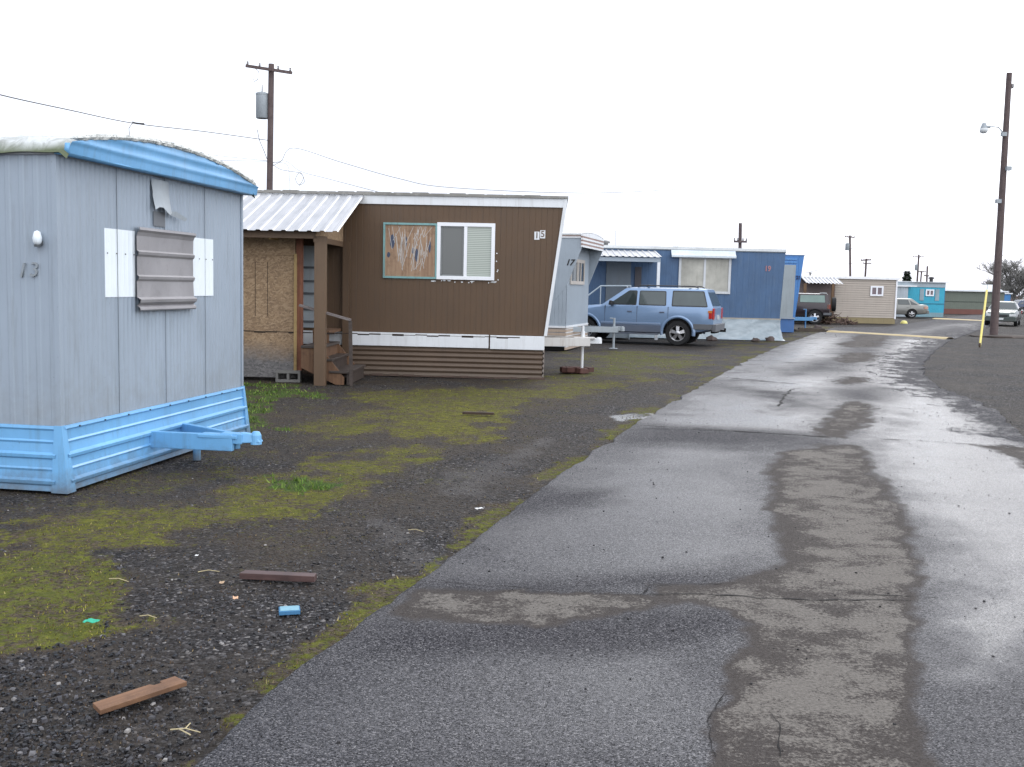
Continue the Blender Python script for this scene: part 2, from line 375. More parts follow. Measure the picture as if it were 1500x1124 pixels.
def gridmesh(name, xf, yf, zf, nr, nc, attrs, mat):
    i = np.arange(nr*nc).reshape(nr, nc)
    f = np.stack([i[:-1, :-1], i[:-1, 1:], i[1:, 1:], i[1:, :-1]], -1).reshape(-1, 4)
    me = bpy.data.meshes.new(name); me.from_pydata(np.stack([xf, yf, zf], 1).tolist(), [], f.tolist())
    for k, v in attrs.items():
        a = me.attributes.new(k, 'FLOAT', 'POINT'); a.data.foreach_set('value', np.asarray(v, np.float32))
    me.polygons.foreach_set('use_smooth', [True]*len(me.polygons)); me.materials.append(mat)
    o = bpy.data.objects.new(name, me); C.objects.link(o); o['kind'] = 'structure'; return o
def attr(t, n): a = nd(t, 'ShaderNodeAttribute'); a.attribute_name = n; return a.outputs['Fac']
def math_(t, op, a, b=None, c=None, clamp=False):
    m = nd(t, 'ShaderNodeMath', operation=op, use_clamp=clamp)
    for i, v in enumerate((a, b, c)):
        if v is None: continue
        if isinstance(v, (int, float)): m.inputs[i].default_value = v
        else: t.links.new(v, m.inputs[i])
    return m.outputs[0]
# gravel lot
mg, t, b = newmat('gravel_lot'); v = coords(t)
vo = nd(t, 'ShaderNodeTexVoronoi'); vo.inputs['Scale'].default_value = 60; t.links.new(v, vo.inputs['Vector'])
vo2 = nd(t, 'ShaderNodeTexVoronoi'); vo2.inputs['Scale'].default_value = 23; t.links.new(v, vo2.inputs['Vector'])
sp = nd(t, 'ShaderNodeSeparateColor'); t.links.new(vo.outputs['Color'], sp.inputs[0])
big = noise_t(t, 0.9, 6, 0.62, v)
stone = ramp(t, sp.outputs[0], [(0.0, (0.004, 0.004, 0.0045)), (0.5, (0.018, 0.017, 0.018)), (0.82, (0.056, 0.052, 0.054)), (0.94, (0.12, 0.115, 0.118)), (1.0, (0.30, 0.28, 0.27))])
soil = ramp(t, noise_t(t, 14, 5, 0.7, v), [(0.3, (0.016, 0.0125, 0.010)), (0.7, (0.058, 0.046, 0.036))])
sf = ramp(t, big, [(0.40, (0.1, 0.1, 0.1)), (0.58, (.85, .85, .85))])
sf = math_(t, 'ADD', sf, math_(t, 'MULTIPLY', attr(t, 'moss'), 0.9), clamp=True)
soil = mixc(t, math_(t, 'MULTIPLY', attr(t, 'moss'), 1.0, clamp=True), soil, mixc(t, sp.outputs[2], (0.026, 0.017, 0.011), (0.105, 0.078, 0.052)))
gcol = mixc(t, sf, stone, soil)
mosc = ramp(t, noise_t(t, 9, 6, 0.75, v), [(0.25, (0.04, 0.04, 0.010)), (0.5, (0.115, 0.115, 0.016)), (0.78, (0.235, 0.225, 0.028))])
grn = ramp(t, noise_t(t, 16, 5, 0.7, v), [(0.3, (0.025, 0.05, 0.010)), (0.75, (0.085, 0.14, 0.022))])
mosc = mixc(t, attr(t, 'lush'), mosc, grn)
det = noise_t(t, 22, 6, 0.75, v)
mf = math_(t, 'ADD', attr(t, 'moss'), math_(t, 'MULTIPLY_ADD', det, 4.2, -2.25))
mf = math_(t, 'ADD', mf, math_(t, 'MULTIPLY_ADD', noise_t(t, 3.1, 8, 0.78, v), 3.0, -1.62))
mf = ramp(t, mf, [(0.30, (0, 0, 0)), (0.95, (0.95, 0.95, 0.95))])
mf = math_(t, 'MULTIPLY', mf, ramp(t, attr(t, 'moss'), [(0.02, (0, 0, 0)), (0.25, (1, 1, 1))]))
gcol = mixc(t, math_(t, 'MULTIPLY', attr(t, 'track'), 0.7), gcol, (0.085, 0.078, 0.075))
col = mixc(t, mf, gcol, mosc)
pud = ramp(t, math_(t, 'ADD', attr(t, 'puddle'), math_(t, 'MULTIPLY_ADD', noise_t(t, 3, 5, .6, v), 1.2, -0.6)), [(0.45, (0, 0, 0)), (0.62, (1, 1, 1))])
t.links.new(mixc(t, pud, col, (0.03, 0.03, 0.03)), b.inputs['Base Color'])
ro = math_(t, 'SUBTRACT', math_(t, 'MULTIPLY_ADD', sp.outputs[1], 0.30, math_(t, 'MULTIPLY_ADD', big, -0.5, 0.88)), math_(t, 'MULTIPLY', pud, 0.5))
t.links.new(math_(t, 'ADD', ro, math_(t, 'MULTIPLY', mf, 0.4), clamp=True), b.inputs['Roughness'])
b.inputs['Specular IOR Level'].default_value = 0.22
hh = math_(t, 'ADD', math_(t, 'MULTIPLY', vo.outputs['Distance'], -1.0), math_(t, 'MULTIPLY', vo2.outputs['Distance'], -1.2))
hh = math_(t, 'ADD', hh, math_(t, 'MULTIPLY', det, 0.8))
bm_ = nd(t, 'ShaderNodeBump'); bm_.inputs['Distance'].default_value = 0.02
t.links.new(math_(t, 'MULTIPLY_ADD', pud, -0.89, 0.9), bm_.inputs['Strength'])
t.links.new(hh, bm_.inputs['Height']); t.links.new(bm_.outputs[0], b.inputs['Normal'])
gridmesh('ground', xf, yf, zf, len(ys), len(us), {'moss': ms, 'lush': lu, 'track': np.maximum.reduce([ss(0.12, -0.08, sdf(xf, yf, gpoly(q)) + nz2*0.18) for q in TRACK]), 'puddle': ss(0.4, -0.3, sdf(xf, yf, PUD))}, mg)

# asphalt road
DRY = [[(605, 862), (700, 866), (800, 871), (944, 877), (953, 864), (1040, 864), (1110, 840), (1135, 832), (1133, 800), (1119, 750), (1125, 711), (1116, 680), (1144, 667), (1200, 655), (1261, 655), (1283, 667), (1283, 694), (1313, 717), (1322, 739), (1344, 772), (1350, 800), (1347, 833), (1355, 866), (1350, 890), (1349, 945), (1355, 1055), (1372, 1124), (1380, 1300), (1030, 1300), (1044, 1124), (1036, 1090), (1039, 1060), (1061, 1033), (1055, 1010), (1039, 983), (1078, 955), (1089, 922), (1061, 905), (1005, 894), (978, 897), (867, 919), (783, 925), (700, 922), (600, 915), (560, 905)],
       [(1215, 602), (1235, 592), (1262, 589), (1285, 599), (1278, 612), (1283, 622), (1262, 632), (1245, 645), (1200, 646), (1185, 637), (1190, 625), (1205, 612)],
       [(1215, 560), (1240, 554), (1275, 556), (1280, 562), (1250, 567), (1222, 566)],
       [(1222, 526), (1240, 518), (1275, 518), (1292, 524), (1280, 532), (1240, 534), (1218, 532)],
       [(1418, 654), (1460, 655), (1600, 662), (1600, 730), (1500, 690), (1470, 672)],
       [(1220, 505), (1255, 499), (1300, 505), (1280, 511), (1240, 511)],
       [(1240, 497), (1262, 492), (1305, 494), (1300, 502), (1260, 503)]]
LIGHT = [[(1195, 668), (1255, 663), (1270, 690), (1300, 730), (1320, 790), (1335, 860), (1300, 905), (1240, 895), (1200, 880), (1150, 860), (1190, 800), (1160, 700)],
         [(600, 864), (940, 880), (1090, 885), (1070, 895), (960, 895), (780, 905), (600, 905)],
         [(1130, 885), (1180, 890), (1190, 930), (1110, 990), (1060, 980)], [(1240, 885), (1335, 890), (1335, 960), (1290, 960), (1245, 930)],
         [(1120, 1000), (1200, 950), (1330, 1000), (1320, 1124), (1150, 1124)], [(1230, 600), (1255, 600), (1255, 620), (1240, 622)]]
DULL = [[(1335, 545), (1376, 576), (1422, 588), (1461, 604), (1500, 640), (1600, 700), (1600, 600), (1400, 490), (1370, 503), (1342, 520)],
        [(720, 720), (900, 720), (860, 745), (740, 755)], [(600, 860), (1120, 850), (1130, 862), (620, 880)], [(880, 905), (1060, 900), (1100, 930), (1000, 960), (560, 960), (560, 920)],
        [(935, 622), (1180, 638), (1210, 655), (1100, 660), (900, 650)],
        [(1055, 566), (1190, 580), (1190, 600), (1140, 606), (1130, 592)],
        [(1200, 486), (1310, 492), (1350, 484), (1400, 474), (1330, 470), (1200, 474)], [(1330, 493), (1400, 499), (1430, 482), (1400, 478), (1370, 484)], [(1300, 470), (1400, 476), (1500, 470), (1500, 455), (1400, 460)], [(1230, 575), (1290, 570), (1285, 590), (1235, 588)], [(1150, 540), (1225, 528), (1230, 545), (1160, 552)], [(1240, 535), (1290, 520), (1320, 490), (1240, 490)]]
FILM = [[(1300, 498), (1385, 500), (1342, 530), (1342, 550), (1376, 574), (1430, 600), (1500, 655), (1600, 740), (1600, 900), (1420, 1000), (1400, 800), (1345, 760), (1325, 730), (1295, 690), (1280, 650), (1300, 610), (1290, 570), (1270, 545)],
        [(1190, 500), (1240, 492), (1215, 520), (1150, 560), (1060, 556), (1110, 530)],
        [(1090, 565), (1200, 545), (1220, 590), (1190, 640), (960, 625), (1000, 600)], [(1400, 915), (1500, 930), (1500, 950), (1420, 945)]]
FILM2 = [gpoly(p) for p in ([(640, 850), (850, 700), (960, 655), (1110, 665), (1110, 740), (1125, 825), (1000, 850)], [(420, 1100), (560, 975), (1020, 965), (1030, 1124), (420, 1124)])]
DRY, LIGHT, DULL, FILM = ([gpoly(p) for p in q] for q in (DRY, LIGHT, DULL, FILM))
ry = [-12, -4, 0, 1.5]; y = 2.2
while y < 110: ry.append(y); y *= 1.0095
rv = np.linspace(0, 1, 330)
RY = np.repeat(np.array(ry), len(rv)); RU = np.tile(rv, len(ry))
jag = np.array([mnoise.fractal(Vector((0, a*1.6, 0)), 0.7, 2.1, 5) for a in ry]); jag = np.repeat(jag, len(rv))*0.05*np.clip(RY/8, 0.6, 2)
el, er = edge_l(RY) + jag, edge_r(RY) - jag*1.2
RX = el + (er - el)*RU
rn = np.array([mnoise.fractal(Vector((a*1.9, b*1.9, 2)), 0.6, 2.1, 5) for a, b in zip(RX, RY)])
rn2 = np.array([mnoise.fractal(Vector((a*7, b*7, 5)), 0.7, 2.1, 3) for a, b in zip(RX, RY)])
def inside(polys, soft, nzs):
    m = np.full(RX.shape, 9.0)
    for p in polys: m = np.minimum(m, sdf(RX, RY, p)/np.clip(RY*0.09, 0.35, 2.0))
    return ss(soft, -soft, m + nzs)
dsd = np.full(RX.shape, 9.0)
for p in DRY: dsd = np.minimum(dsd, sdf(RX, RY, p)/np.clip(RY*0.16, 0.6, 3))
edgedrop = np.minimum(RX - el, er - RX)
RZ = 0.006 + 0.026*ss(0, 1.6, edgedrop) - 0.03*(RU*(1 - RU) < 1e-6)
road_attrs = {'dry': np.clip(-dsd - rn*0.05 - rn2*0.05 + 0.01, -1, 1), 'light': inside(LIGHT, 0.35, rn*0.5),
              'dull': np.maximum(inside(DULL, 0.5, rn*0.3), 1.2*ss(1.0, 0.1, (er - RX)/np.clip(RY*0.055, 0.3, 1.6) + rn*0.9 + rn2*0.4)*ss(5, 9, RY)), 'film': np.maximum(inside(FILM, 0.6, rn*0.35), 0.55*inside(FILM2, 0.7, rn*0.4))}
mr_, t, b = newmat('wet_asphalt'); v = coords(t)
vo = nd(t, 'ShaderNodeTexVoronoi'); vo.inputs['Scale'].default_value = 180; t.links.new(v, vo.inputs['Vector'])
sp = nd(t, 'ShaderNodeSeparateColor'); t.links.new(vo.outputs['Color'], sp.inputs[0])
vf = noise_t(t, 60, 4, 0.8, v)
agg = ramp(t, sp.outputs[0], [(0, (0.006, 0.006, 0.008)), (0.3, (0.014, 0.014, 0.017)), (0.6, (0.036, 0.035, 0.040)), (0.9, (0.11, 0.105, 0.115)), (1, (0.24, 0.23, 0.23))])
pit = ramp(t, sp.outputs[0], [(0.12, (0.25, 0.25, 0.25)), (0.34, (1, 1, 1))])
pn = noise_t(t, 0.7, 5, 0.6, v)
agg = mixc(t, ramp(t, pn, [(0.35, (0, 0, 0)), (0.7, (.5, .5, .5))]), agg, (0.045, 0.043, 0.046))
streak = noise_t(t, 3.2, 9, 0.82, coords(t, (0.9, 1, 1)), 0.15)
dry = attr(t, 'dry')
dryf = ramp(t, math_(t, 'ADD', dry, math_(t, 'MULTIPLY_ADD', vf, 0.10, -0.05)), [(0.0, (0, 0, 0)), (0.075, (1, 1, 1))])
damp = ramp(t, vf, [(0.3, (0.034, 0.029, 0.027)), (0.7, (0.078, 0.068, 0.062))])
dryc = ramp(t, vf, [(0.3, (0.085, 0.077, 0.070)), (0.7, (0.20, 0.182, 0.162))])
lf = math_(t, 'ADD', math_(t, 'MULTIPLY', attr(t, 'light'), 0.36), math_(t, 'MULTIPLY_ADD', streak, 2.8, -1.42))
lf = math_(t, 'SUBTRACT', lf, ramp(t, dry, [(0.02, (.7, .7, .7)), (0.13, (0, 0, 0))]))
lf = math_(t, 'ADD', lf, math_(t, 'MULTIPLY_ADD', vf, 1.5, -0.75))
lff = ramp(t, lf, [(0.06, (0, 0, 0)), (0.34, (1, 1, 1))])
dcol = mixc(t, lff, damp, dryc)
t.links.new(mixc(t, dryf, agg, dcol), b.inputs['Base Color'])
sh = math_(t, 'MULTIPLY', math_(t, 'SUBTRACT', 1.0, dryf), math_(t, 'SUBTRACT', 1.0, math_(t, 'MULTIPLY', attr(t, 'dull'), 0.84)))   # how shiny
film = math_(t, 'MULTIPLY', attr(t, 'film'), sh)
fl = math_(t, 'ADD', film, math_(t, 'MULTIPLY_ADD', pn, 1.0, -0.55), clamp=True)
r1 = math_(t, 'MULTIPLY_ADD', sh, -0.22, 0.74)
r1 = math_(t, 'SUBTRACT', r1, math_(t, 'MULTIPLY', fl, 0.27))
r1 = math_(t, 'ADD', r1, math_(t, 'MULTIPLY_ADD', sp.outputs[1], 0.22, -0.11), clamp=True)
t.links.new(r1, b.inputs['Roughness'])
t.links.new(math_(t, 'MULTIPLY', pit, math_(t, 'MULTIPLY_ADD', fl, 0.27, math_(t, 'MULTIPLY_ADD', sh, 0.17, 0.11))), b.inputs['Specular IOR Level'])
bm_ = nd(t, 'ShaderNodeBump'); bm_.inputs['Distance'].default_value = 0.006
t.links.new(math_(t, 'MULTIPLY_ADD', fl, -0.35, 0.7), bm_.inputs['Strength'])
t.links.new(math_(t, 'ADD', math_(t, 'MULTIPLY', vo.outputs['Distance'], -0.8), vf), bm_.inputs['Height'])
t.links.new(bm_.outputs[0], b.inputs['Normal'])
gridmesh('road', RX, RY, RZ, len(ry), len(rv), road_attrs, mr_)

# cracks and slab joints in the asphalt
mk = plain('crack_dark', (0.012, 0.011, 0.011), 0.8, spec=0.2)
mb = MB()
def crack(pts, wd, jit=1.0, step=0.03):
    P_ = [Vector(p) for p in gpoly(pts)]; out = []
    for a, c in zip(P_[:-1], P_[1:]):
        n = max(2, int((c - a).length/(step*max(1, a.y/6))))
        for i in range(n): out.append(a + (c - a)*i/n)
    out.append(P_[-1]); L_, R_ = [], []
    for i, p in enumerate(out):
        d = (out[min(i + 1, len(out) - 1)] - out[max(i - 1, 0)]).normalized(); nn = Vector((-d.y, d.x))
        q = p + nn*fbm(p.x, p.y, 4, 4)*0.03*jit*max(1, p.y/7)
        ww = wd*max(0.12, 0.6 + 0.9*fbm(p.x, p.y, 9, 3, 4))
        if i in (0, len(out) - 1): ww *= 0.1
        L_.append((*(q + nn*ww/2), 0.0355)); R_.append((*(q - nn*ww/2), 0.0355))
    n = len(out); mb.add(L_ + R_, [(i, i + 1, n + i + 1, n + i) for i in range(n - 1)])
crack([(612, 861), (720, 868), (860, 874), (935, 879), (953, 866), (1040, 864), (1085, 862)], 0.009)
crack([(935, 879), (1000, 879), (1080, 882), (1180, 888), (1240, 888), (1340, 889)], 0.014)
crack([(1205, 870), (1250, 876), (1300, 882), (1375, 884)], 0.010)
crack([(1063, 1025), (1050, 1050), (1036, 1070), (1040, 1105), (1050, 1124)], 0.006, 0.5)
crack([(1128, 1055), (1142, 1085), (1140, 1124)], 0.006, 0.5)
crack([(940, 628), (1020, 632), (1110, 638), (1175, 642), (1215, 645)], 0.06, 0.6)
crack([(1290, 648), (1340, 650), (1420, 655), (1500, 658)], 0.03, 0.5)
crack([(1062, 556), (1120, 561), (1172, 566)], 0.09, 0.5)
crack([(1172, 571), (1158, 574), (1148, 585), (1140, 599)], 0.05, 0.5)
crack([(1130, 532), (1175, 534)], 0.08, 0.5)
ck = mb.obj('road_crack', mk); ck['kind'] = 'structure'

# loose stones, grass blades
def island_mat(name, stops, rough=0.7, spec=0.35):
    m, t, b = newmat(name); g = nd(t, 'ShaderNodeNewGeometry')
    t.links.new(ramp(t, g.outputs['Random Per Island'], stops), b.inputs['Base Color']); b.inputs['Roughness'].default_value = rough
    b.inputs['Specular IOR Level'].default_value = spec; return m
cubev = np.array([[-1, -1, -1], [1, -1, -1], [-1, 1, -1], [1, 1, -1], [-1, -1, 1], [1, -1, 1], [-1, 1, 1], [1, 1, 1]], float)
cubef = np.array([(0, 2, 3, 1), (4, 5, 7, 6), (0, 1, 5, 4), (2, 6, 7, 3), (0, 4, 6, 2), (1, 3, 7, 5)])
def stones(name, x, y, z, s, mat):
    n = len(x); vv = cubev[None]*rng.uniform(0.45, 1, (n, 8, 3)); vv[:, 4:, :2] *= 0.7
    a = rng.uniform(0, 6.28, n); ca, sa = np.cos(a)[:, None], np.sin(a)[:, None]
    vv = vv*s[:, None, None]*np.stack([np.ones(n), rng.uniform(.5, 1, n), rng.uniform(.35, .75, n)], 1)[:, None]
    X = vv[..., 0]*ca - vv[..., 1]*sa + x[:, None]; Y = vv[..., 0]*sa + vv[..., 1]*ca + y[:, None]; Z = vv[..., 2] + (z + s*0.2)[:, None]
    V = np.stack([X, Y, Z], -1).reshape(-1, 3); F = (cubef[None] + 8*np.arange(n)[:, None, None]).reshape(-1, 4)
    me = bpy.data.meshes.new(name); me.from_pydata(V.tolist(), [], F.tolist()); me.materials.append(mat)
    o = bpy.data.objects.new(name, me); C.objects.link(o); o['kind'] = 'stuff'; return o
n = 110000
yy = 2.6*np.exp(rng.uniform(0, math.log(22/2.6), n)); xx = rng.uniform(-0.6, 0.3, n)*yy
nn_ = np.array([mnoise.fractal(Vector((a*0.9, b*0.9, 0)), 0.6, 2.1, 5) for a, b in zip(xx, yy)])
mm_, _ = moss_at(xx, yy, nn_)
clump = np.array([mnoise.noise(Vector((a*0.8, b*0.8, 31))) for a, b in zip(xx, yy)])
keep = (xx < edge_l(yy) - 0.03) & (rng.random(n) > mm_*1.1) & (rng.random(n) < np.clip(0.5 + clump*0.9, 0.12, 1))
xx, yy = xx[keep], yy[keep]; s = (0.003 + 0.0085*rng.random(len(xx))**3.2)*(1 + 0.5*ss(8, 3, yy))
zz = np.array([height(a, b_) for a, b_ in zip(xx, yy)])
tag(stones('gravel', xx, yy, zz, s, island_mat('gravel_stone', [(0, (0.006, 0.0057, 0.0065)), (0.6, (0.020, 0.019, 0.021)), (0.88, (0.055, 0.052, 0.058)), (0.975, (0.12, 0.115, 0.12)), (1, (0.32, 0.30, 0.28))], 0.36)),
    'small dark angular gravel lying loose over the lot', 'gravel')
n = 900
yy = 3.0*np.exp(rng.uniform(0, math.log(45/3.0), n)); xx = edge_l(yy) + (edge_r(yy) - edge_l(yy))*rng.random(n)
s = 0.0035 + 0.006*rng.random(n)**5 + 0.0002*yy
tag(stones('pebbles', xx, yy, np.full(n, 0.032), s, island_mat('road_pebble', [(0, (0.006, 0.006, 0.006)), (1, (0.03, 0.028, 0.03))], 0.8)),
    'black pebbles sprinkled over the wet asphalt', 'pebbles')
def blades(name, x, y, z, h, mat):
    n = len(x); a = rng.uniform(0, 6.28, n); wd = h*0.13 + 0.00045*y
    dx, dy = np.cos(a)*wd, np.sin(a)*wd; lx, ly = rng.normal(0, 0.45, n)*h, rng.normal(0, 0.45, n)*h
    V = np.stack([np.stack([x - dx, y - dy, z - .003], 1), np.stack([x + dx, y + dy, z - .003], 1), np.stack([x + lx, y + ly, z + h], 1)], 1).reshape(-1, 3)
    me = bpy.data.meshes.new(name); me.from_pydata(V.tolist(), [], np.arange(3*n).reshape(-1, 3).tolist()); me.materials.append(mat)
    o = bpy.data.objects.new(name, me); C.objects.link(o); o['kind'] = 'stuff'; return o
n = 260000
yy = 2.6*np.exp(rng.uniform(0, math.log(36/2.6), n)); xx = rng.uniform(-0.62, 0.34, n)*yy
idx = np.clip(np.searchsorted(np.array(ys), yy), 1, len(ys) - 1); iu = np.clip(np.searchsorted(np.array(us), xx/fan(yy)), 0, len(us) - 1)
mgrid, lgrid = ms.reshape(len(ys), len(us)), lu.reshape(len(ys), len(us))
m_, l_ = mgrid[idx, iu], lgrid[idx, iu]
keep = (rng.random(n) < m_**2.2*(0.16 + 0.84*l_)*np.array([min(1, max(.05, .5 + 1.6*mnoise.fractal(Vector((a*2.6, b_*2.6, 40)), .7, 2.1, 4))) for a, b_ in zip(xx, yy)])) & (xx < edge_l(yy) + 0.03)
xx, yy, l_ = xx[keep], yy[keep], l_[keep]
zz = np.array([height(a, b_) for a, b_ in zip(xx, yy)]); hgt = (0.004 + 0.011*rng.random(len(xx))**2)*(1 + 1.3*l_)
gmat = island_mat('grass_blade', [(0, (0.08, 0.08, 0.012)), (0.5, (0.18, 0.17, 0.022)), (0.85, (0.28, 0.26, 0.04)), (1, (0.36, 0.30, 0.13))], 0.8)
gmat2 = island_mat('green_grass_blade', [(0, (0.05, 0.10, 0.014)), (0.6, (0.11, 0.19, 0.025)), (1, (0.20, 0.25, 0.05))], 0.7)
k = l_ < 0.6
tag(blades('moss', xx[k], yy[k], zz[k], hgt[k], gmat), 'low yellow green moss creeping over the gravel', 'moss')
tag(blades('grass', xx[~k], yy[~k], zz[~k], hgt[~k]*1.5, gmat2), 'short bright green grass beside the grey trailer', 'grass')
print('GRASS', k.sum(), (~k).sum())

n = 9000
yy = 2.8*np.exp(rng.uniform(0, math.log(20/2.8), n)); xx = rng.uniform(-0.6, 0.25, n)*yy; k = xx < edge_l(yy) - .02; xx, yy = xx[k], yy[k]
zz = np.array([height(a, b_) for a, b_ in zip(xx, yy)]) + .004; q = .008 + .014*rng.random(len(xx))**2
o = blades('leaf_litter', xx, yy, zz, q*.55, island_mat('dead_leaf', [(0, (0.045, 0.025, 0.014)), (0.7, (0.10, 0.06, 0.03)), (1, (0.26, 0.20, 0.11))], 0.8)); tag(o, 'tiny brown dead leaves and needles strewn on the gravel', 'leaf litter')

# ------------------------------------------------------------------ mobile homes (front side y=0 faces the camera, end x=0 faces the road)
WHITE = paint('white_paint', (0.72, 0.74, 0.76), 0.5, 0.10, (0.28, 0.26, 0.22), 0.4)
ROOFM = paint('roof_coat', (0.62, 0.63, 0.63), 0.6, 0.2, (0.2, 0.2, 0.17), 0.5, streak=False)
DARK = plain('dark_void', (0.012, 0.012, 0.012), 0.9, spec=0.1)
BLACKN = plain('black_letter', (0.01, 0.01, 0.01), 0.5)
CURT = paint('curtain', (0.46, 0.45, 0.40), 0.9, 0.35, (0.2, 0.18, 0.15), 0.5)
GLZ = glassmat('window_glass', (0.055, 0.062, 0.06))
RUST = paint('rusty_steel', (0.10, 0.065, 0.05), 0.8, 0.4, (0.04, 0.02, 0.015), 0.5)

def window(parent, x0, x1, z0, z1, y, frame, wd=0.05, mull=(), pane=GLZ, depth=0.035, fn=None, name='window'):
    "window on the front side (fn maps (u, out, z) to a point); frame proud, panes set back in it"
    fn = fn or (lambda u, o_, z: (u, y - o_, z))
    def bx(m, u0, u1, w0, w1, o0, o1):
        m.hexa([fn(u0, o0, w0), fn(u1, o0, w0), fn(u1, o0, w1), fn(u0, o0, w1)], [fn(u0, o1, w0), fn(u1, o1, w0), fn(u1, o1, w1), fn(u0, o1, w1)])
    m = MB(); bx(m, x0, x1, z0, z0 + wd, 0, depth); bx(m, x0, x1, z1 - wd, z1, 0, depth)
    bx(m, x0, x0 + wd, z0 + wd, z1 - wd, 0, depth - .001); bx(m, x1 - wd, x1, z0 + wd, z1 - wd, 0, depth - .001)
    for q in mull: bx(m, q - wd*.45, q + wd*.45, z0 + wd, z1 - wd, 0, depth - .003)
    fr = m.obj(name, frame, parent)
    p = MB(); bx(p, x0 + wd*.8, x1 - wd*.8, z0 + wd*.8, z1 - wd*.8, 0.004, 0.013); p.obj('pane', pane, fr)
    return fr

# ===== grey trailer 13, nearest
F13 = Frame(-3.42, 7.70, -9.1); W13 = F13.end(354, 420)[0]; Z0, Z1 = 0.505, 2.585
T = thing('mobile_home', 'nearest grey ribbed trailer with light blue skirt and number 13', 'mobile home', F13.o, F13.a, 'mobile homes along the lane')
GREY13 = paint('grey_siding', (0.315, 0.37, 0.435), 0.42, 0.10, (0.15, 0.16, 0.155), 0.45, 0.8, splash=(0.75, (0.20, 0.20, 0.18), 0.5))
BLUE13 = paint('light_blue_paint', (0.17, 0.42, 0.71), 0.36, 0.16, (0.10, 0.15, 0.19), 0.45, splash=(0.17, (0.10, 0.085, 0.065), 0.75))
m = MB(); m.box(-9, -0.02, 0.02, W13 - 0.02, 0.1, Z1)
m.sheet(ribs(-9, -0.025, 0.115, 0.004), lambda u: Z0, lambda u: Z1, lambda u, n_, v_: (u, -n_, v_))
m.sheet(ribs(0.02, W13, 0.066, 0.0045, 'sine'), lambda u: Z0, lambda u: Z1, lambda u, n_, v_: (n_, u, v_))
m.box(-0.03, 0.012, -0.012, 0.03, Z0, Z1); m.box(-0.02, 0.014, W13 - 0.03, W13 + 0.01, Z0, Z1)
wall = m.obj('wall', GREY13, T)
m = MB()
for px_ in (171.5, 241, 299.5):
    y_ = F13.end(px_, 420)[0]; m.box(0.006, 0.0095, y_ - 0.0012, y_ + 0.0012, Z0 + .01, Z1 - .01)
m.obj('panel_seam', plain('seam', (0.11, 0.125, 0.14), 0.7), wall)
# flared, ribbed skirt
prof = [(0.004, .512), (0.022, .508), (0.028, .49), (0.012, .475), (0.014, .405), (0.030, .392), (0.018, .375), (0.026, .31), (0.056, .293), (0.052, .27), (0.028, .255), (0.034, .195), (0.048, .182), (0.038, .165), (0.044, .11), (0.078, .095), (0.072, .07), (0.05, .055), (0.058, 0.015)]
m = MB(); vs = []
m.sheet([(z, o_) for o_, z in prof], lambda u: 0.015, lambda u: W13, lambda u, n_, v_: (n_ + 0.004, v_, u))
m.sheet([(z, o_) for o_, z in prof], lambda u: -9, lambda u: -0.02, lambda u, n_, v_: (v_, -n_*0.7 - 0.004, u))
m.hexa([(-0.05, -0.055, 0.005), (0.085, -0.055, 0.005), (0.085, 0.06, 0.005), (-0.05, 0.06, 0.005)], [(-0.04, -0.022, 0.515), (0.024, -0.022, 0.515), (0.024, 0.035, 0.515), (-0.04, 0.035, 0.515)])
m.hexa([(-0.05, W13 - .04, 0.005), (0.075, W13 - .04, 0.005), (0.075, W13 + .05, 0.005), (-0.05, W13 + .05, 0.005)], [(-0.04, W13 - .03, 0.515), (0.026, W13 - .03, 0.515), (0.026, W13 + 0.01, 0.515), (-0.04, W13 + .01, 0.515)])
m.obj('skirt', BLUE13, T)
skirtp = [c for c in T.children if c.name.startswith('skirt')][0]
for q in range(9): m = MB(); m.lathe([(0.0, .043), (0.007, .041), (0.007, .03)], 6, 'x', (0, .2 + q*.36, .492)); m.obj('screw', plain('dark_screw', (.05, .06, .07), .5), skirtp)
# bowed roof with an old tarp over it
def bow(y, k=1.0): q = (y - W13/2)/(W13/2 + 0.05); return Z1 + 0.035 + 0.165*k*max(0, 1 - q*q)
m = MB(); nY, nX = 48, 150; vs = []; fs = []
def wr(x, y): return 0.022*mnoise.fractal(Vector((x*2.1 + y*2.6, y*2.2, 1)), 0.6, 2.1, 4)
for i in range(nX + 1):
    x = -9 + (9.13)*i/nX
    for j in range(nY + 1):
        y = -0.07 + (W13 + 0.14)*j/nY; edge = min(j, nY - j)
        z = bow(y) + 0.035 + wr(x, y); yy_ = y
        if j in (0, nY): z = Z1 - 0.035 + 0.02*mnoise.noise(Vector((x*3, 0, 5))); yy_ = y + (0.01 if j == 0 else -0.01)
        if j in (1, nY - 1): z = Z1 + 0.05 + 0.02*mnoise.noise(Vector((x*2.2, 0, 8)))
        if i == nX: z -= 0.05
        vs.append((x, yy_, z))
for i in range(nX):
    for j in range(nY):
        a = i*(nY + 1) + j; fs.append((a, a + 1, a + nY + 2, a + nY + 1))
m.add(vs, fs)
mt_, t, b = newmat('old_tarp'); v = coords(t); sp_ = nd(t, 'ShaderNodeSeparateXYZ'); t.links.new(v, sp_.inputs[0])
n1 = noise_t(t, 5, 6, 0.7, coords(t, (1.5, 1, 1)), 1.2)
c_ = ramp(t, n1, [(0.35, (0.30, 0.31, 0.29)), (0.55, (0.55, 0.57, 0.56))])
a_ = math_(t, 'ADD', sp_.outputs[2], math_(t, 'MULTIPLY_ADD', noise_t(t, 3, 4, .6, v), 0.10, -0.05))
c_ = mixc(t, ramp(t, a_, [(0.0, (1, 1, 1)), (1, (0, 0, 0))]), c_, c_)
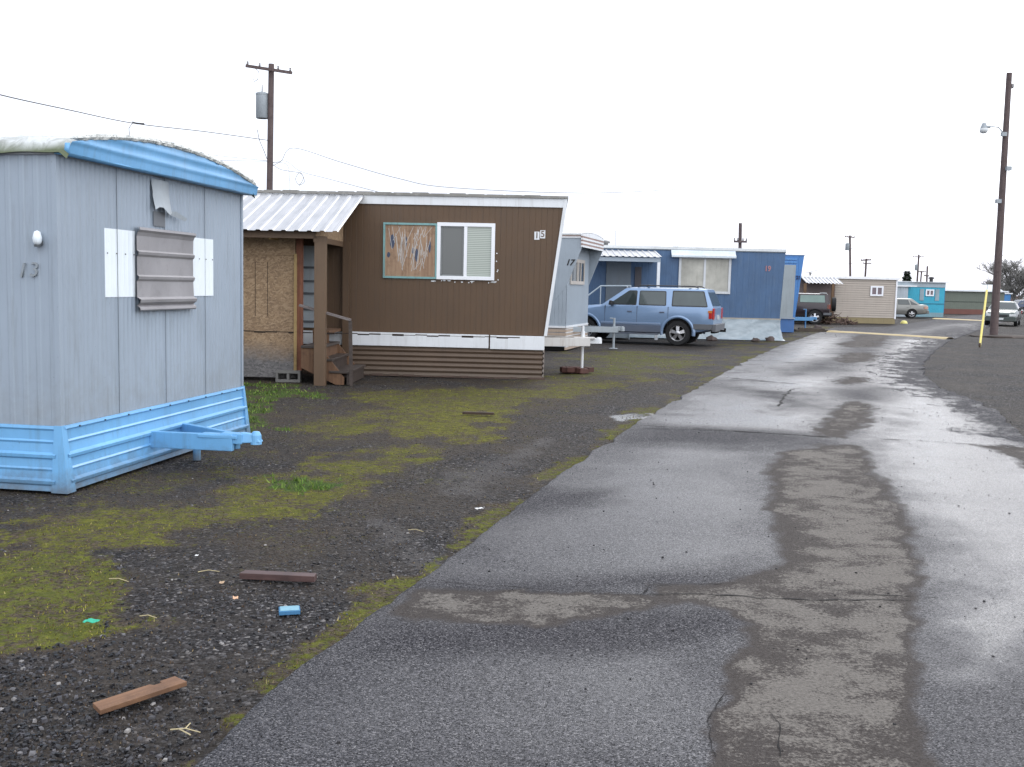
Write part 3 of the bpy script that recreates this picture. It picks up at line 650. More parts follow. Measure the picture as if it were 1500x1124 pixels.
mrr = nd(t, 'ShaderNodeMapRange'); mrr.inputs[1].default_value = Z1 - 0.02; mrr.inputs[2].default_value = Z1 + 0.055; t.links.new(a_, mrr.inputs[0])
c_ = mixc(t, mrr.outputs[0], (0.085, 0.105, 0.05), c_)
t.links.new(c_, b.inputs['Base Color']); b.inputs['Roughness'].default_value = 0.6; bump(t, b, n1, 0.5, 0.02)
m.obj('roof_tarp', mt_, T, smooth=True)
m = MB(); m.box(-9, 0.02, -0.025, W13 + 0.02, Z1 - 0.045, Z1 - 0.002); m.obj('eave_trim', paint('eave_trim', (0.35, 0.37, 0.40), 0.5), T)
# blue crescent fascia, with two pressed ribs, over the end
m = MB(); K = 40; rows = 14; vs = []; fs = []; Y0, Y1 = -0.03, W13 + 0.09
for i in range(K + 1):
    y = Y0 + (Y1 - Y0)*i/K; top = bow(y) + 0.01; lo = Z1 - 0.035
    for j in range(rows + 1):
        f = j/rows; z = lo + (top - lo)*f
        d = 0.012*math.exp(-((z - Z1 - 0.055)/0.016)**2) + 0.012*math.exp(-((z - Z1 - 0.15)/0.02)**2) + 0.01*mnoise.noise(Vector((y*2, z*4, 3)))
        vs.append((0.125 + d + 0.02*f, y, z))
for i in range(K):
    for j in range(rows):
        a = i*(rows + 1) + j; fs.append((a, a + 1, a + rows + 2, a + rows + 1))
m.add(vs, fs); m.box(0.012, 0.124, Y0, Y1, Z1 - 0.042, Z1 - 0.030)
for q in (0, K):
    y = Y0 + (Y1 - Y0)*q/K; m.hexa([(0.09, y, Z1 - .04), (0.13, y, Z1 - .04), (0.13, y + .006, Z1 - .04), (0.09, y + .006, Z1 - .04)], [(0.10, y, bow(y)), (0.14, y, bow(y)), (0.14, y + .006, bow(y)), (0.10, y + .006, bow(y))])
m.obj('fascia', BLUE13, T, smooth=True)
m = MB(); vs = []; fs = []; K = 120; tapr = lambda i: float(ss(0, 5, i)*ss(K, K - 4, i))*.9 + .1
for i in range(K + 1):                                   # crumpled tarp roll along the bow
    y = Y0 + 0.02 + (Y1 - Y0 - 0.03)*i/K; z = bow(y) + 0.03
    for j in range(8):
        q = math.pi*2*j/8; rr = tapr(i)*0.026*(1 + 0.45*mnoise.noise(Vector((y*16, math.cos(q)*2.2, math.sin(q)*2.2 + 7))))
        vs.append((0.135 + rr*1.2*math.cos(q), y, z + rr*math.sin(q)))
for i in range(K):
    for j in range(8): fs.append((i*8 + j, i*8 + (j + 1) % 8, (i + 1)*8 + (j + 1) % 8, (i + 1)*8 + j))
m.add(vs, fs)
mt2, t, b = newmat('crumpled_edge'); n1 = noise_t(t, 30, 5, 0.75, coords(t), 1.5)
t.links.new(ramp(t, n1, [(0.36, (0.12, 0.12, 0.11)), (0.46, (0.45, 0.46, 0.44)), (0.6, (0.62, 0.63, 0.6))]), b.inputs['Base Color']); b.inputs['Roughness'].default_value = 0.7
m.obj('tarp_edge', mt2, T)
# boarded end window: two white painted panels with a grey ribbed sheet between
def endbox(m, pxa, pya, pxb, pyb, o0, o1):
    ya, za = F13.end(pxa, pya); yb, zb = F13.end(pxb, pyb); m.box(o0, o1, ya, yb, zb, za); return ya, yb, zb, za
SHUT = paint('white_shutter_paint', (0.80, 0.86, 0.90), 0.5, 0.06, (0.3, 0.3, 0.3), 0.2)
for a_ in ((152, 335.5, 198, 436), (278, 350, 312, 433)):
    y0, z1 = F13.end(a_[0], a_[1]); y1, z0 = F13.end(a_[2], a_[3]); z1 = 0.5*(F13.end(152, 335.5)[1] + F13.end(312, 350)[1]); z0 = 0.5*(F13.end(152, 436)[1] + F13.end(312, 433)[1])
    m = MB(); m.sheet([(y0 + u, n_) for u, n_ in ribs(0, y1 - y0, 0.066, 0.003, 'sine')], lambda u: z0, lambda u: z1, lambda u, n_, v_: (n_ + 0.0045, u, v_))
    m.box(0.004, 0.0044, y0, y1, z0, z1); pn_ = m.obj('white_panel', SHUT, T)
    for q in range(4): m = MB(); m.lathe([(0.0, 0.016), (0.006, 0.015), (0.006, 0.01)], 6, 'x', (0, y0 + 0.03 + (y1 - y0 - .06)*q/3, z1 - 0.2)); m.obj('screw', plain('screw', (0.08, 0.08, 0.08), 0.5), pn_)
y0, _ = F13.end(196, 400); y1, _ = F13.end(279, 400); z1 = F13.end(196, 333)[1]; z0 = F13.end(196, 456)[1] + 0.0
hh_ = z1 - z0; pr = [(z0, 0.05), (z0 + .012, 0.062), (z0 + 0.03, .058), (z0 + 0.05, 0.03), (z0 + .075, .064), (z0 + .10, .07), (z0 + .12, .035)]
for q in (0.36, 0.655): z = z0 + hh_*q; pr += [(z, 0.03), (z + .018, 0.045), (z + .04, 0.05), (z + .055, 0.031)]
pr += [(z1 - .07, .032), (z1 - .04, .045), (z1 - .02, .065), (z1, .06), (z1 + .006, 0.03)]
m = MB(); m.sheet(pr, lambda u: y0, lambda u: y1, lambda u, n_, v_: (n_ + 0.012*mnoise.noise(Vector((v_*3, u*3, 0))), v_ + 0.006*mnoise.noise(Vector((0, u*5, v_))), u), nv=10)
m.sheet(pr, lambda u: y0, lambda u: y1, lambda u, n_, v_: (n_ - 0.004 + 0.012*mnoise.noise(Vector((v_*3, u*3, 0))), v_ + 0.006*mnoise.noise(Vector((0, u*5, v_))), u), nv=10)
m.obj('window_cover', paint('grey_cover', (0.30, 0.29, 0.30), 0.55, 0.2, (0.15, 0.14, 0.14), 0.5, streak=False), T)
# torn flap above the window
y0, z1 = F13.end(219, 262); y1, z0 = F13.end(244, 311)
m = MB(); vs = []; fs = []
for i in range(11):
    for j in range(7):
        u, v_ = j/6, i/10
        vs.append((0.02 + 0.02*math.sin(u*math.pi) + 0.035*v_*v_ + 0.008*mnoise.noise(Vector((u*4, v_*4, 2))), y0 + (y1 - y0)*u, z1 + (z0 - z1)*v_ + 0.03*math.sin(u*6)*v_))
for i in range(10):
    for j in range(6): fs.append((i*7 + j, i*7 + j + 1, i*7 + j + 8, i*7 + j + 7))
m.add(vs, fs); ya, za = F13.end(238, 309); yb, zb = F13.end(262, 321)
m.add([(0.05, ya, za), (0.06, (ya + yb)/2, (za + zb)/2 + .03), (0.085, yb, zb), (0.08, yb - .04, zb - .025), (0.05, (ya + yb)/2, (za + zb)/2 - .02), (0.045, ya, za - .03)], [(0, 1, 2, 3, 4, 5)])
m.obj('torn_flap', paint('flap', (0.36, 0.40, 0.43), 0.5, 0.2, (0.15, 0.15, 0.15), 0.5), T, smooth=True)
m = MB(); y0, z1 = F13.end(223, 309); y1, z0 = F13.end(240, 333)
m.box(0.0095, 0.013, y0, y1, z0, z1); m.obj('vent_patch', paint('vent_patch', (0.15, 0.16, 0.175), 0.6, 0.3), T)
# number and porch lamp on the side
xx_, zz_ = F13.side(33, 396); text('house_number', '1', 0.155, GREY13, T, (F13.side(33, 397)[0], -0.013, F13.side(33, 397)[1]), (R(90), 0, 0), 0.009, 0.25)
text('house_number', '3', 0.155, GREY13, T, (F13.side(51, 396)[0], -0.013, F13.side(51, 396)[1]), (R(90), 0, R(0)), 0.009, 0.15)
x_, z_ = F13.side(60, 349); m = MB(); m.lathe([(0.0, .055), (0.022, .045), (0.034, 0.0), (0.030, -.03), (0.018, -.05), (0, -.056)], 12, 'z', (x_, -0.045, z_)); lm = m.obj('wall_lamp', SHUT, T, smooth=True)
m = MB(); m.lathe([(0.026, 0.0), (0.022, -.016), (0.0, -.018)], 12, 'z', (x_, -0.045, z_ - .05)); m.box(x_ - .02, x_ + .02, -0.045, -0.004, z_ - .05, z_ - .02); m.obj('lamp_base', plain('lamp_base', (0.10, 0.11, 0.12), 0.5), lm)
# tow hitch
t1 = F13.end(217, 640)[0]; t2 = F13.end(268, 640)[0]; zc = 0.5*(F13.end(217, 631)[1] + F13.end(217, 655)[1]); tip = F13.end(374, 634, 0)[0]
yc = F13.end(345, 634, 0.82)[0]; m = MB()
m.bar((-0.1, t1 - .012, zc), (0.82, yc - 0.05, zc + .01), 0.05, 0.145); m.bar((-0.1, t2 + .012, zc), (0.82, yc + 0.05, zc + .01), 0.05, 0.14)
m.box(0.50, 0.86, yc - 0.075, yc + 0.075, zc + 0.045, zc + 0.075)
hb = m.obj('hitch_frame', BLUE13, T, bevel=0.006)
m = MB(); m.box(0.70, 0.90, yc - .055, yc + .055, zc + .0, zc + .09)
m.hexa([(0.88, yc - .05, zc + .01), (1.06, yc - .045, zc + .02), (1.06, yc + .045, zc + .02), (0.88, yc + .05, zc + .01)], [(0.88, yc - .03, zc + .10), (1.02, yc - .03, zc + .085), (1.02, yc + .03, zc + .085), (0.88, yc + .03, zc + .10)])
m.lathe([(0, .115), (.03, .11), (.045, .08), (.048, .02), (.05, .0)], 14, 'z', (1.01, yc, zc)); m.obj('coupler', BLUE13, hb, bevel=0.006)
m = MB(); m.tube([(0.30, (t1 + t2)/2, 0.0), (0.30, (t1 + t2)/2, zc - .03)], 0.035, 10); m.obj('jack_post', BLUE13, hb)

# ===== brown trailer 15
F15 = Frame(0.565, 18.21, -2.0); W15 = 2.85
T = thing('mobile_home', 'brown trailer number 15 with boarded window and leaning front end', 'mobile home', F15.o, F15.a, 'mobile homes along the lane')
BROWN = paint('brown_siding', (0.100, 0.058, 0.030), 0.55, 0.16, (0.055, 0.04, 0.03), 0.55)
z77 = F15.side(700, 490)[1]; z53 = F15.side(700, 510)[1]; zt = F15.side(829, 289)[1]; zf = F15.side(700, 302)[1]; xt = F15.side(830, 290)[0] - 0.0
def slant(z): return 0.02 + (xt - 0.02)*(z - z77)/(zt - z77)
m = MB(); m.prism([(-11, 0.2), (-0.03, 0.2), (-0.03, z77), (xt - 0.03, zt - .01), (-11, zt - .01)], 'y', 0.015, W15)
def vlo(u): return z77 if u < 0.02 else min(zf, z77 + (u - 0.02)*(zt - z77)/(xt - 0.02))
m.sheet(ribs(-11, slant(zf), 0.102, 0.003, 'groove'), vlo, lambda u: zf, lambda u, n_, v_: (u, -n_ - 0.002, v_))
m.obj('wall', BROWN, T)
m = MB(); m.box(-11, xt - .01, -0.03, 0.012, zf, zt - .03); m.obj('fascia', WHITE, T)
m = MB(); m.box(-11.1, xt + 0.03, -0.06, W15 + .06, zt - 0.03, zt + 0.012)
for q in range(27): x_ = -9 + q*.33; m.box(x_, x_ + .28, 0.0, 0.8, zt + .012, zt + .02 + 0.015*random.random())
m.obj('roof', paint('roof_edge', (0.24, 0.23, 0.21), 0.7, 0.3, (0.5, 0.5, 0.47), 0.5, streak=False), T)
m = MB(); m.bar((0.01, -0.012, z77), (xt - 0.01, -0.012, zt - .035), 0.055, 0.06); m.bar((0.02, 0.02, z77), (xt, 0.02, zt - .035), 0.03, 0.045); m.obj('corner_trim', WHITE, T)
xg = F15.side(717, 500)[0]; m = MB(); m.box(-6, xg - .015, -0.035, 0.01, z53, z77 - .004); m.obj('rub_rail', WHITE, T, bevel=.004)
m = MB(); m.box(xg + .012, -0.005, -0.04, 0.01, z53 - .01, z77 - .008); m.obj('rub_rail', WHITE, T, bevel=.006)
m = MB(); m.sheet([(z, o_) for z, o_ in [(0.0 + z53*k/72, 0.012*math.sin(k*2*math.pi/12)) for k in range(73)]], lambda u: -11, lambda u: -0.03, lambda u, n_, v_: (v_, -n_ - .004 - .02*(z53 - u), u))
m.sheet([(z, o_) for z, o_ in [(0.0 + z53*k/72, 0.012*math.sin(k*2*math.pi/12)) for k in range(73)]], lambda u: -0.02, lambda u: W15, lambda u, n_, v_: (n_ + .01 - .03, v_, u))
m.box(-11, -0.06, 0.04, W15, 0.0, z53)
m.obj('skirt', paint('brown_skirt', (0.105, 0.070, 0.046), 0.5, 0.15, (0.06, 0.04, 0.03), 0.5, splash=(0.16, (0.10, 0.08, 0.06), 0.6)), T)
m = MB(); m.box(-11, -0.02, -0.02, 0.0, -0.01, 0.012)
for q in range(16): x_ = -5 + q*.31 + random.random()*.1; m.box(x_, x_ + .1 + .2*random.random(), -0.075, -0.05, 0.0, 0.02 + .02*random.random())
m.obj('sill_plate', RUST, T)
# windows
BOARD = woodmat('boarding_ply', (0.20, 0.115, 0.07), (0.42, 0.29, 0.19), (10, 10, 0.5))
def s15(px_, py_, y=0.0): return F15.side(px_, py_, y)
xa, za = s15(562, 326); xb, zb = s15(640, 409)
fr = window(T, xa, xb, zb, za, 0.0, paint('teal_trim', (0.20, 0.38, 0.38), 0.6, 0.25, (0.12, 0.10, 0.08), 0.6), 0.035, pane=BOARD, name='boarded_window')
m = MB(); random.seed(3)
for q in range(46):                                       # long pale scratches and dark drips on the board
    x_ = xa + 0.14 + (xb - xa - .30)*random.random(); z_ = zb + .12 + (za - zb - .35)*random.random(); L_ = .12 + .4*random.random(); dx = (random.random() - .35)*.22
    m.hexa([(x_, -.0145, z_), (x_ + .009, -.0145, z_), (x_ + .009, -.013, z_), (x_, -.013, z_)], [(x_ + dx, -.0145, min(za - .06, z_ + L_)), (x_ + dx + .007, -.0145, min(za - .06, z_ + L_)), (x_ + dx + .007, -.013, min(za - .06, z_ + L_)), (x_ + dx, -.013, min(za - .06, z_ + L_))])
m.obj('scratches', plain('pale_scratch', (0.50, 0.48, 0.46), 0.8), fr)
for cx, cz, rx, rz_ in ((.17, .66, .045, .13), (.10, .42, .03, .05), (.62, .42, .03, .12), (.55, .5, .02, .06), (.86, .58, .02, .11), (.42, .66, .02, .1)):
    cx = xa + cx*(xb - xa); cz = zb + cz*(za - zb)
    m = MB(); m.add([(cx + rx*math.cos(q*.7)*(1 + .2*math.sin(q*3)), -0.0138, cz + rz_*math.sin(q*.7)) for q in range(9)], [tuple(range(9))])
    m.obj('paint_stain', plain('navy_stain', (0.06, 0.075, 0.12), 0.8), fr)
xa, za = s15(641, 326); xb, zb = s15(724, 411); xm = s15(682, 370)[0]
m_, t, b = newmat('blind_glass'); v = coords(t); sp_ = nd(t, 'ShaderNodeSeparateXYZ'); t.links.new(v, sp_.inputs[0])
sw = math_(t, 'SINE', math_(t, 'MULTIPLY', sp_.outputs[2], 2*math.pi/0.032))
cl = mixc(t, math_(t, 'MULTIPLY_ADD', sw, .5, .5), (0.22, 0.25, 0.22), (0.42, 0.46, 0.40))
gt = math_(t, 'GREATER_THAN', sp_.outputs[0], xm); t.links.new(mixc(t, gt, (0.085, 0.09, 0.085), cl), b.inputs['Base Color'])
b.inputs['Roughness'].default_value = 0.12; b.inputs['Coat Weight'].default_value = 0.5; b.inputs['Coat Roughness'].default_value = 0.03
VINYL = paint('white_vinyl', (0.80, 0.81, 0.84), 0.35, 0.04, (0.4, 0.4, 0.4), 0.15)
fr = window(T, xa, xb, zb, za, 0.0, VINYL, 0.062, (xm,), m_, 0.045)
m = MB(); x1 = xa + .062; m.box(x1, x1 + .03, -.03, -.013, zb + .06, za - .06); m.box(x1, xm, -.03, -.013, zb + .06, zb + .085); m.box(x1, xm, -.03, -.013, za - .085, za - .06); m.box(xm - .055, xm - .028, -.03, -.013, zb + .06, za - .06); m.obj('screen_frame', plain('screen_frame', (.17, .18, .18), .5), fr)
random.seed(5)
for q in range(20):                                       # specks of old caulk round the window
    x_ = xa - .1 + (xb - xa + .15)*random.random(); z_ = zb - .05 + .03*random.random(); wx_ = .01 + .04*random.random()**2
    if q > 14: x_ = xb + .03 + .04*random.random(); z_ = zb + (za - zb)*.5*random.random(); wx_ = .012
    m = MB(); m.add([(x_ + wx_*math.cos(k*.9)*(1 + .3*math.sin(k*5 + q)), -.0075, z_ + .012*math.sin(k*.9)) for k in range(7)], [tuple(range(7))]); m.obj('caulk_speck', WHITE, T)
for ch, px_, py_, rz_ in (('1', 786.5, 345.5, -6), ('5', 795, 343.5, 0)):
    x_, z_ = s15(px_, py_); m = MB(); m.box(x_ - .045, x_ + .045, -.010, -.006, z_ - .07, z_ + .07); pl = m.obj('number_plate', WHITE, T)
    text('house_number', ch, 0.15, BROWN, pl, (x_, -.0115, z_), (R(90), 0, 0), 0.0008, 0, 1, 0.002)
# door behind the porch and the post beside it
xa, za = s15(441, 360); xb, zb = s15(478, 478); m = MB(); m.box(xa - .35, xb, -0.03, 0, zb - .03, za); dr = m.obj('door', paint('pale_door', (0.36, 0.40, 0.43), 0.5, 0.15), T)
m = MB()
for py_ in (392, 412, 430, 453, 471): z_ = s15(450, py_)[1]; m.box(xa - .33, xb - .03, -0.045, -0.031, z_ - .02, z_ + .02)
m.obj('door_rail', plain('door_rail', (0.10, 0.11, 0.12), 0.6), dr)
# hitch with jack
yj = F15.end(845, 500, 0.75)[0] if False else 1.42
zc = 0.62; m = MB(); m.bar((-0.4, 0.75, zc), (0.85, 1.30, zc), 0.06, 0.16); m.bar((-0.4, 2.1, zc), (0.85, 1.54, zc), 0.06, 0.15); m.box(0.55, 0.95, 1.28, 1.56, zc + .05, zc + .085)
hb = m.obj('hitch_frame', paint('chalky_white', (0.56, 0.55, 0.53), 0.7, 0.15, (0.25, 0.15, 0.09), 0.55), T, bevel=.006)
m = MB(); m.box(0.80, 1.0, 1.34, 1.50, zc - .03, zc + .07); m.lathe([(0, .09), (.04, .085), (.055, .05), (.06, -.03)], 12, 'z', (1.03, 1.42, zc)); m.obj('coupler', WHITE, hb)
m = MB(); m.tube([(0.72, 1.42, 0.10), (0.72, 1.42, zc + .30)], 0.027, 10); m.tube([(0.72, 1.42, zc - .1), (0.72, 1.42, zc + .2)], 0.038, 10); m.obj('jack_post', WHITE, hb)

# lean-to porch of particle board on the front of trailer 15
OSB = osbmat('particle_board'); OSBD = osbmat('grey_particle_board', False)
POSTB = paint('brown_post_paint', (0.135, 0.085, 0.05), 0.6, 0.15, (0.05, 0.04, 0.03), 0.4)
CEDAR = woodmat('cedar_post', (0.12, 0.042, 0.022), (0.24, 0.09, 0.045)); PINE = woodmat('pine_board', (0.26, 0.17, 0.07), (0.40, 0.28, 0.12))
TREADM = woodmat('weathered_tread', (0.035, 0.026, 0.022), (0.085, 0.065, 0.055), (1.2, 10, 10), 0.5); STRM = woodmat('stringer_wood', (0.10, 0.05, 0.028), (0.19, 0.105, 0.055))
T = thing('lean_to_porch', 'particle board lean-to with white corrugated roof beside the brown trailer', 'porch', F15.o, F15.a)
yE = -2.25; xR = F15.side(495, 341, yE)[0]; zE = F15.side(495, 340, yE)[1]; zT = zt - .045
def roofz(y): return zE + (zT - zE)*(y - yE)/(-0.03 - yE)
m = MB(); n = 26; P_ = []
m.sheet(ribs(-8.5, xR, 0.205, 0.016, 'trap'), lambda u: yE, lambda u: -0.035, lambda u, n_, v_: (u, v_, roofz(v_) + n_), nv=1)
m.sheet(ribs(-8.5, xR, 0.205, 0.016, 'trap'), lambda u: yE, lambda u: -0.035, lambda u, n_, v_: (u, v_, roofz(v_) + n_ - .004), nv=1)
mtr, t, b = newmat('galvanised_roofing'); b.inputs['Metallic'].default_value = 0.35; b.inputs['Roughness'].default_value = 0.45
t.links.new(ramp(t, noise_t(t, 2.5, 5, .7, coords(t, (2, .4, 1))), [(.3, (.34, .35, .37)), (.7, (.50, .50, .51))]), b.inputs['Base Color'])
m.obj('roof', mtr, T)
m = MB(); yW = -1.55; xc = F15.side(433, 450, yW)[0]; zj = F15.side(400, 486, yW)[1]; zk = F15.side(400, 374, yW)[1]
m.box(-8.5, xc, yW, yW + .015, 0.06, zj - .004); m.box(-8.5, xc - .005, yW - .003, yW + .013, zj + .004, zk); m.box(-8.5, xc, yW + .03, yW + .045, 0.06, roofz(yW) - .05)
wl = m.obj('wall', OSB, T)
m = MB(); m.box(-8.5, xc, yW - .02, yW + .028, zk - .0, roofz(yW) - .06); m.obj('header_board', osbmat('stained_header', False), T)
m = MB()
for px_ in (374, 392): x_ = F15.side(px_, 420, yW)[0]; m.box(x_ - .004, x_ + .004, yW - .006, yW - .0035, F15.side(px_, 463, yW)[1], F15.side(px_, 384, yW)[1])
for q in range(40): x_ = -8 + q*.19; m.box(x_, x_ + .19, yW - .006, yW - .001, zj - .012 + .01*math.sin(q*2.1), zj + .006 + .006*math.sin(q*3.3))
m.obj('saw_cut', plain('saw_cut', (0.03, 0.02, 0.015), .9), wl)
def post(px0, px1, py0, py1, y, mat, nm='post', th=.1):
    x0 = F15.side(px0, py1, y)[0]; x1 = F15.side(px1, py1, y)[0]; z1_ = F15.side(px0, py0, y)[1]; z0_ = F15.side(px0, py1, y)[1]
    m = MB(); m.box(x0, x1, y, y + th, z0_, z1_); return m.obj(nm, mat, T, bevel=.004)
post(433.5, 442, 330, 543, yW - .06, CEDAR); post(430, 434.5, 372, 546, yW - .075, PINE, 'corner_board', .03)
yP = -2.08; xp0 = F15.side(459.5, 560, yP)[0]; xp1 = F15.side(475.5, 560, yP)[0]
m = MB(); m.box(xp0, xp1, yP, yP + .14, -0.01, roofz(yP) - .12); m.obj('post', POSTB, T, bevel=.005)
m = MB(); m.box(F15.side(501.5, 450, -.14)[0], F15.side(511, 450, -.14)[0], -.14, -.045, 0.02, 2.36); m.obj('post', BROWN, T)
xG = F15.side(464, 345, yP)[0]; zb0 = 2.36
m = MB(); m.prism([(yE + .14, zb0), (-0.045, zb0), (-0.045, roofz(-.045) - .012), (yE + .14, roofz(yE + .14) - .012)], 'x', xG - .012, xG + .006); m.obj('gable_panel', OSBD, T)
m = MB(); m.box(xG - .05, xG + .02, yE + .16, -.05, zb0 - .09, zb0 - .002); m.box(-8.5, xG, yE + .16, yE + .20, zb0 - .04, roofz(yE + .16) - .04); m.obj('beam', POSTB, T)
for q in range(4): m = MB(); m.box(-8 + q*1.2, -7.96 + q*1.2, yE + .22, -.05, 2.3, 2.36); m.obj('joist', PINE, T)
# steps
T = thing('wooden_steps', 'weathered brown wooden steps with handrail under the lean-to roof', 'steps', F15.o, F15.a)
yS0, yS1 = -1.90, -0.50
def sx(px_, py_, y=yS0): return F15.side(px_, py_, y)
xs = [sx(472, 508)[0], sx(487, 526)[0], sx(513, 544)[0]]; zs = [sx(472, 507)[1], sx(487, 526)[1], sx(513, 544)[1]]
xl = sx(441, 505)[0]
lefts = [xl, xs[0] - .12, xs[1] - .05]
for k in range(3):
    m = MB(); m.box(lefts[k], xs[k], yS0 - .02, yS1, zs[k] - .04, zs[k]); m.obj('tread', TREADM, T, bevel=.006)
    m = MB(); m.box(xs[k] - .06, xs[k] - .03, yS0 + .02, yS1 - .02, max(0.0, (zs[k + 1] if k < 2 else 0.0)), zs[k] - .041); m.obj('riser', STRM if k == 0 else TREADM, T)
m = MB(); m.box(xl, xs[0] - .06, -1.1, -.06, zs[0] + .16, zs[0] + .21); m.box(xl, xs[0] - .07, -1.08, -1.06, zs[0], zs[0] + .16); m.obj('landing', STRM, T)
m = MB(); m.prism([(xl, zs[0] - .04), (xs[0] - .02, zs[0] - .04), (xs[2] - .10, 0.12), (xs[2] - .10, 0.0), (xs[1] + .05, 0.0), (xl, zs[0] - .36)], 'y', yS0 + .0, yS0 + .04); m.obj('stringer', STRM, T)
m = MB(); m.prism([(xl, zs[0] - .04), (xs[0] - .02, zs[0] - .04), (xs[2] - .10, 0.12), (xs[2] - .10, 0.0), (xs[1] + .05, 0.0), (xl, zs[0] - .36)], 'y', yS1 - .06, yS1 - .02); m.obj('stringer', STRM, T)
m = MB(); a_ = sx(514, 470); c_ = sx(515.5, 566); m.bar((a_[0], yS0 - .05, a_[1]), (c_[0], yS0 - .05, -0.01), .05, .045); m.obj('rail_post', TREADM, T)
q0 = sx(440, 449); q1 = sx(513, 470); m = MB(); m.bar((q0[0], yS0 - .05, q0[1] + .02), (q1[0] + .02, yS0 - .05, q1[1] + .012), .09, .035); m.obj('handrail', woodmat('grey_rail', (.10, .08, .075), (.24, .21, .20), (.8, 12, 12)), T)
# block under the porch corner
x_, y_ = F15.gnd(422, 560); bw = .2
m = MB(); m.box(-.2, .2, -.1, .1, 0.0, .045); m.box(-.2, .2, -.1, .1, .145, .19)
for q in (-.2, -.02, .16): m.box(q, q + .04, -.098, .098, .045, .145)
T2 = m.obj('concrete_block', paint('concrete', (0.17, 0.165, 0.155), 0.85, .2, streak=False), None, bevel=.004); T2.location = F15.W(x_, y_ + .05, 0); T2.rotation_euler = (0, 0, R(3))
tag(T2, 'grey hollow concrete block on the grass by the porch corner', 'concrete block')

# ===== generic pieces for the trailers further up the lane
def hull(T, L, W, z0, z1, mat, slantx=0.0, period=.12, amp=.006, kind='groove', roof=ROOFM, over=.08, ends=True, horizontal=False, roofh=.05):
    m = MB(); m.prism([(-L, z0), (0, z0), (slantx, z1), (-L, z1)], 'y', .012, W)
    if horizontal: m.sheet([(z, o_) for z, o_ in ribs(z0, z1, period, amp, 'lap')], lambda u: -L, lambda u: slantx*(u - z0)/(z1 - z0), lambda u, n_, v_: (v_, -n_, u))
    else: m.sheet(ribs(-L, slantx, period, amp, kind), lambda u: z0 + max(0, u)*(z1 - z0)/max(slantx, 1e-6), lambda u: z1, lambda u, n_, v_: (u, -n_ - .006, v_))
    if ends: m.sheet(ribs(0.012, W, period, amp, kind), lambda u: z0, lambda u: z1, lambda u, n_, v_: (.004 + n_ + slantx*(v_ - z0)/(z1 - z0), u, v_))
    wl = m.obj('wall', mat, T)
    m = MB(); m.box(-L - .05, slantx + over, -over, W + over, z1, z1 + roofh); rf = m.obj('roof', roof, T)
    return wl, rf
def vent(x, y, z, T, r=.07, h=.22, mat=None):
    m = MB(); m.lathe([(r*.6, 0), (r*.6, h*.6), (r, h*.62), (r, h*.85), (r*.3, h), (0, h)], 12, 'z', (x, y, z)); return m.obj('roof_vent', mat or plain('vent_metal', (.16, .16, .16), .5, .5), T)
def hitch(T, W, zc, tip, mat, jackx, jt=.25, jb=0.0):
    m = MB(); m.bar((-.2, W*.28, zc), (tip - .15, W/2 - .07, zc), .06, .14); m.bar((-.2, W*.72, zc), (tip - .15, W/2 + .07, zc), .06, .14)
    m.box(tip - .3, tip - .08, W/2 - .09, W/2 + .09, zc - .02, zc + .09); hb = m.obj('hitch_frame', mat, T, bevel=.005)
    m = MB(); m.lathe([(0, .1), (.05, .09), (.06, .04), (.06, -.03)], 12, 'z', (tip - .03, W/2, zc)); m.obj('coupler', mat, hb)
    m = MB(); m.tube([(jackx, W/2, jb), (jackx, W/2, zc + jt)], .032, 10); m.box(jackx - .1, jackx + .1, W/2 - .1, W/2 + .1, jb - .0, jb + .012)
    m.tube([(jackx, W/2, zc + jt - .02), (jackx - .12, W/2, zc + jt - .01)], .015, 8); m.obj('jack_post', mat, hb)

# ===== grey-blue trailer 17 with an overhanging front
F17 = Frame(1.36, 26.6, -15.3); W17 = 2.9
T = thing('mobile_home', 'pale blue-grey trailer number 17 with striped brow over its front window', 'mobile home', F17.o, F17.a, 'mobile homes along the lane')
G17 = paint('pale_blue_siding', (0.32, 0.37, 0.42), 0.5, 0.1, (.15, .16, .17), .35)
zw0 = F17.side(827, 478)[1]; zV = F17.side(827, 418)[1]; zb = F17.side(852, 362)[1]; zT = F17.side(852, 343)[1]; ov = F17.side(853, 352)[0]
m = MB(); m.box(-9, -.01, .012, W17, .1, zT - .02)
m.sheet(ribs(-9, 0, .1, .006, 'groove'), lambda u: zw0, lambda u: zT - .1, lambda u, n_, v_: (u, -n_ - .002, v_))
m.sheet(ribs(0.01, W17, .1, .006, 'groove'), lambda u: zw0, lambda u: zb, lambda u, n_, v_: (n_ + .002, u, v_))
for y_ in (-.008, W17 - .03): m.prism([(-.3, zV - .4), (0.0, zV), (ov, zb), (ov, zT - .05), (-.3, zT - .05)], 'y', y_, y_ + .035)
m.obj('wall', G17, T)
m = MB(); m.box(-9.05, ov, -.05, W17 + .05, zT - .02, zT + .012)
vs = []; fs = []
for i in range(13):
    y_ = -.05 + (W17 + .1)*i/12; z_ = zT + .012 + .07*(1 - ((y_ - W17/2)/(W17/2 + .05))**2)
    vs += [(-9.05, y_, z_), (ov + .02, y_, z_)]
for i in range(12): fs.append((2*i, 2*i + 1, 2*i + 3, 2*i + 2))
m.add(vs, fs); m.obj('roof', ROOFM, T)
BRST = paint('brown_stripe', (0.30, 0.20, 0.17), .6, .2); m = MB(); h_ = zT - zb
for k in range(7):
    z_ = zb + h_*k/7; m.box(ov - .02 - .0*k, ov + .02 - .003*(k % 2), -.06, W17 + .06, z_, z_ + h_/7, k % 2)
vs = [(ov - .02, -.06, zT)]; 
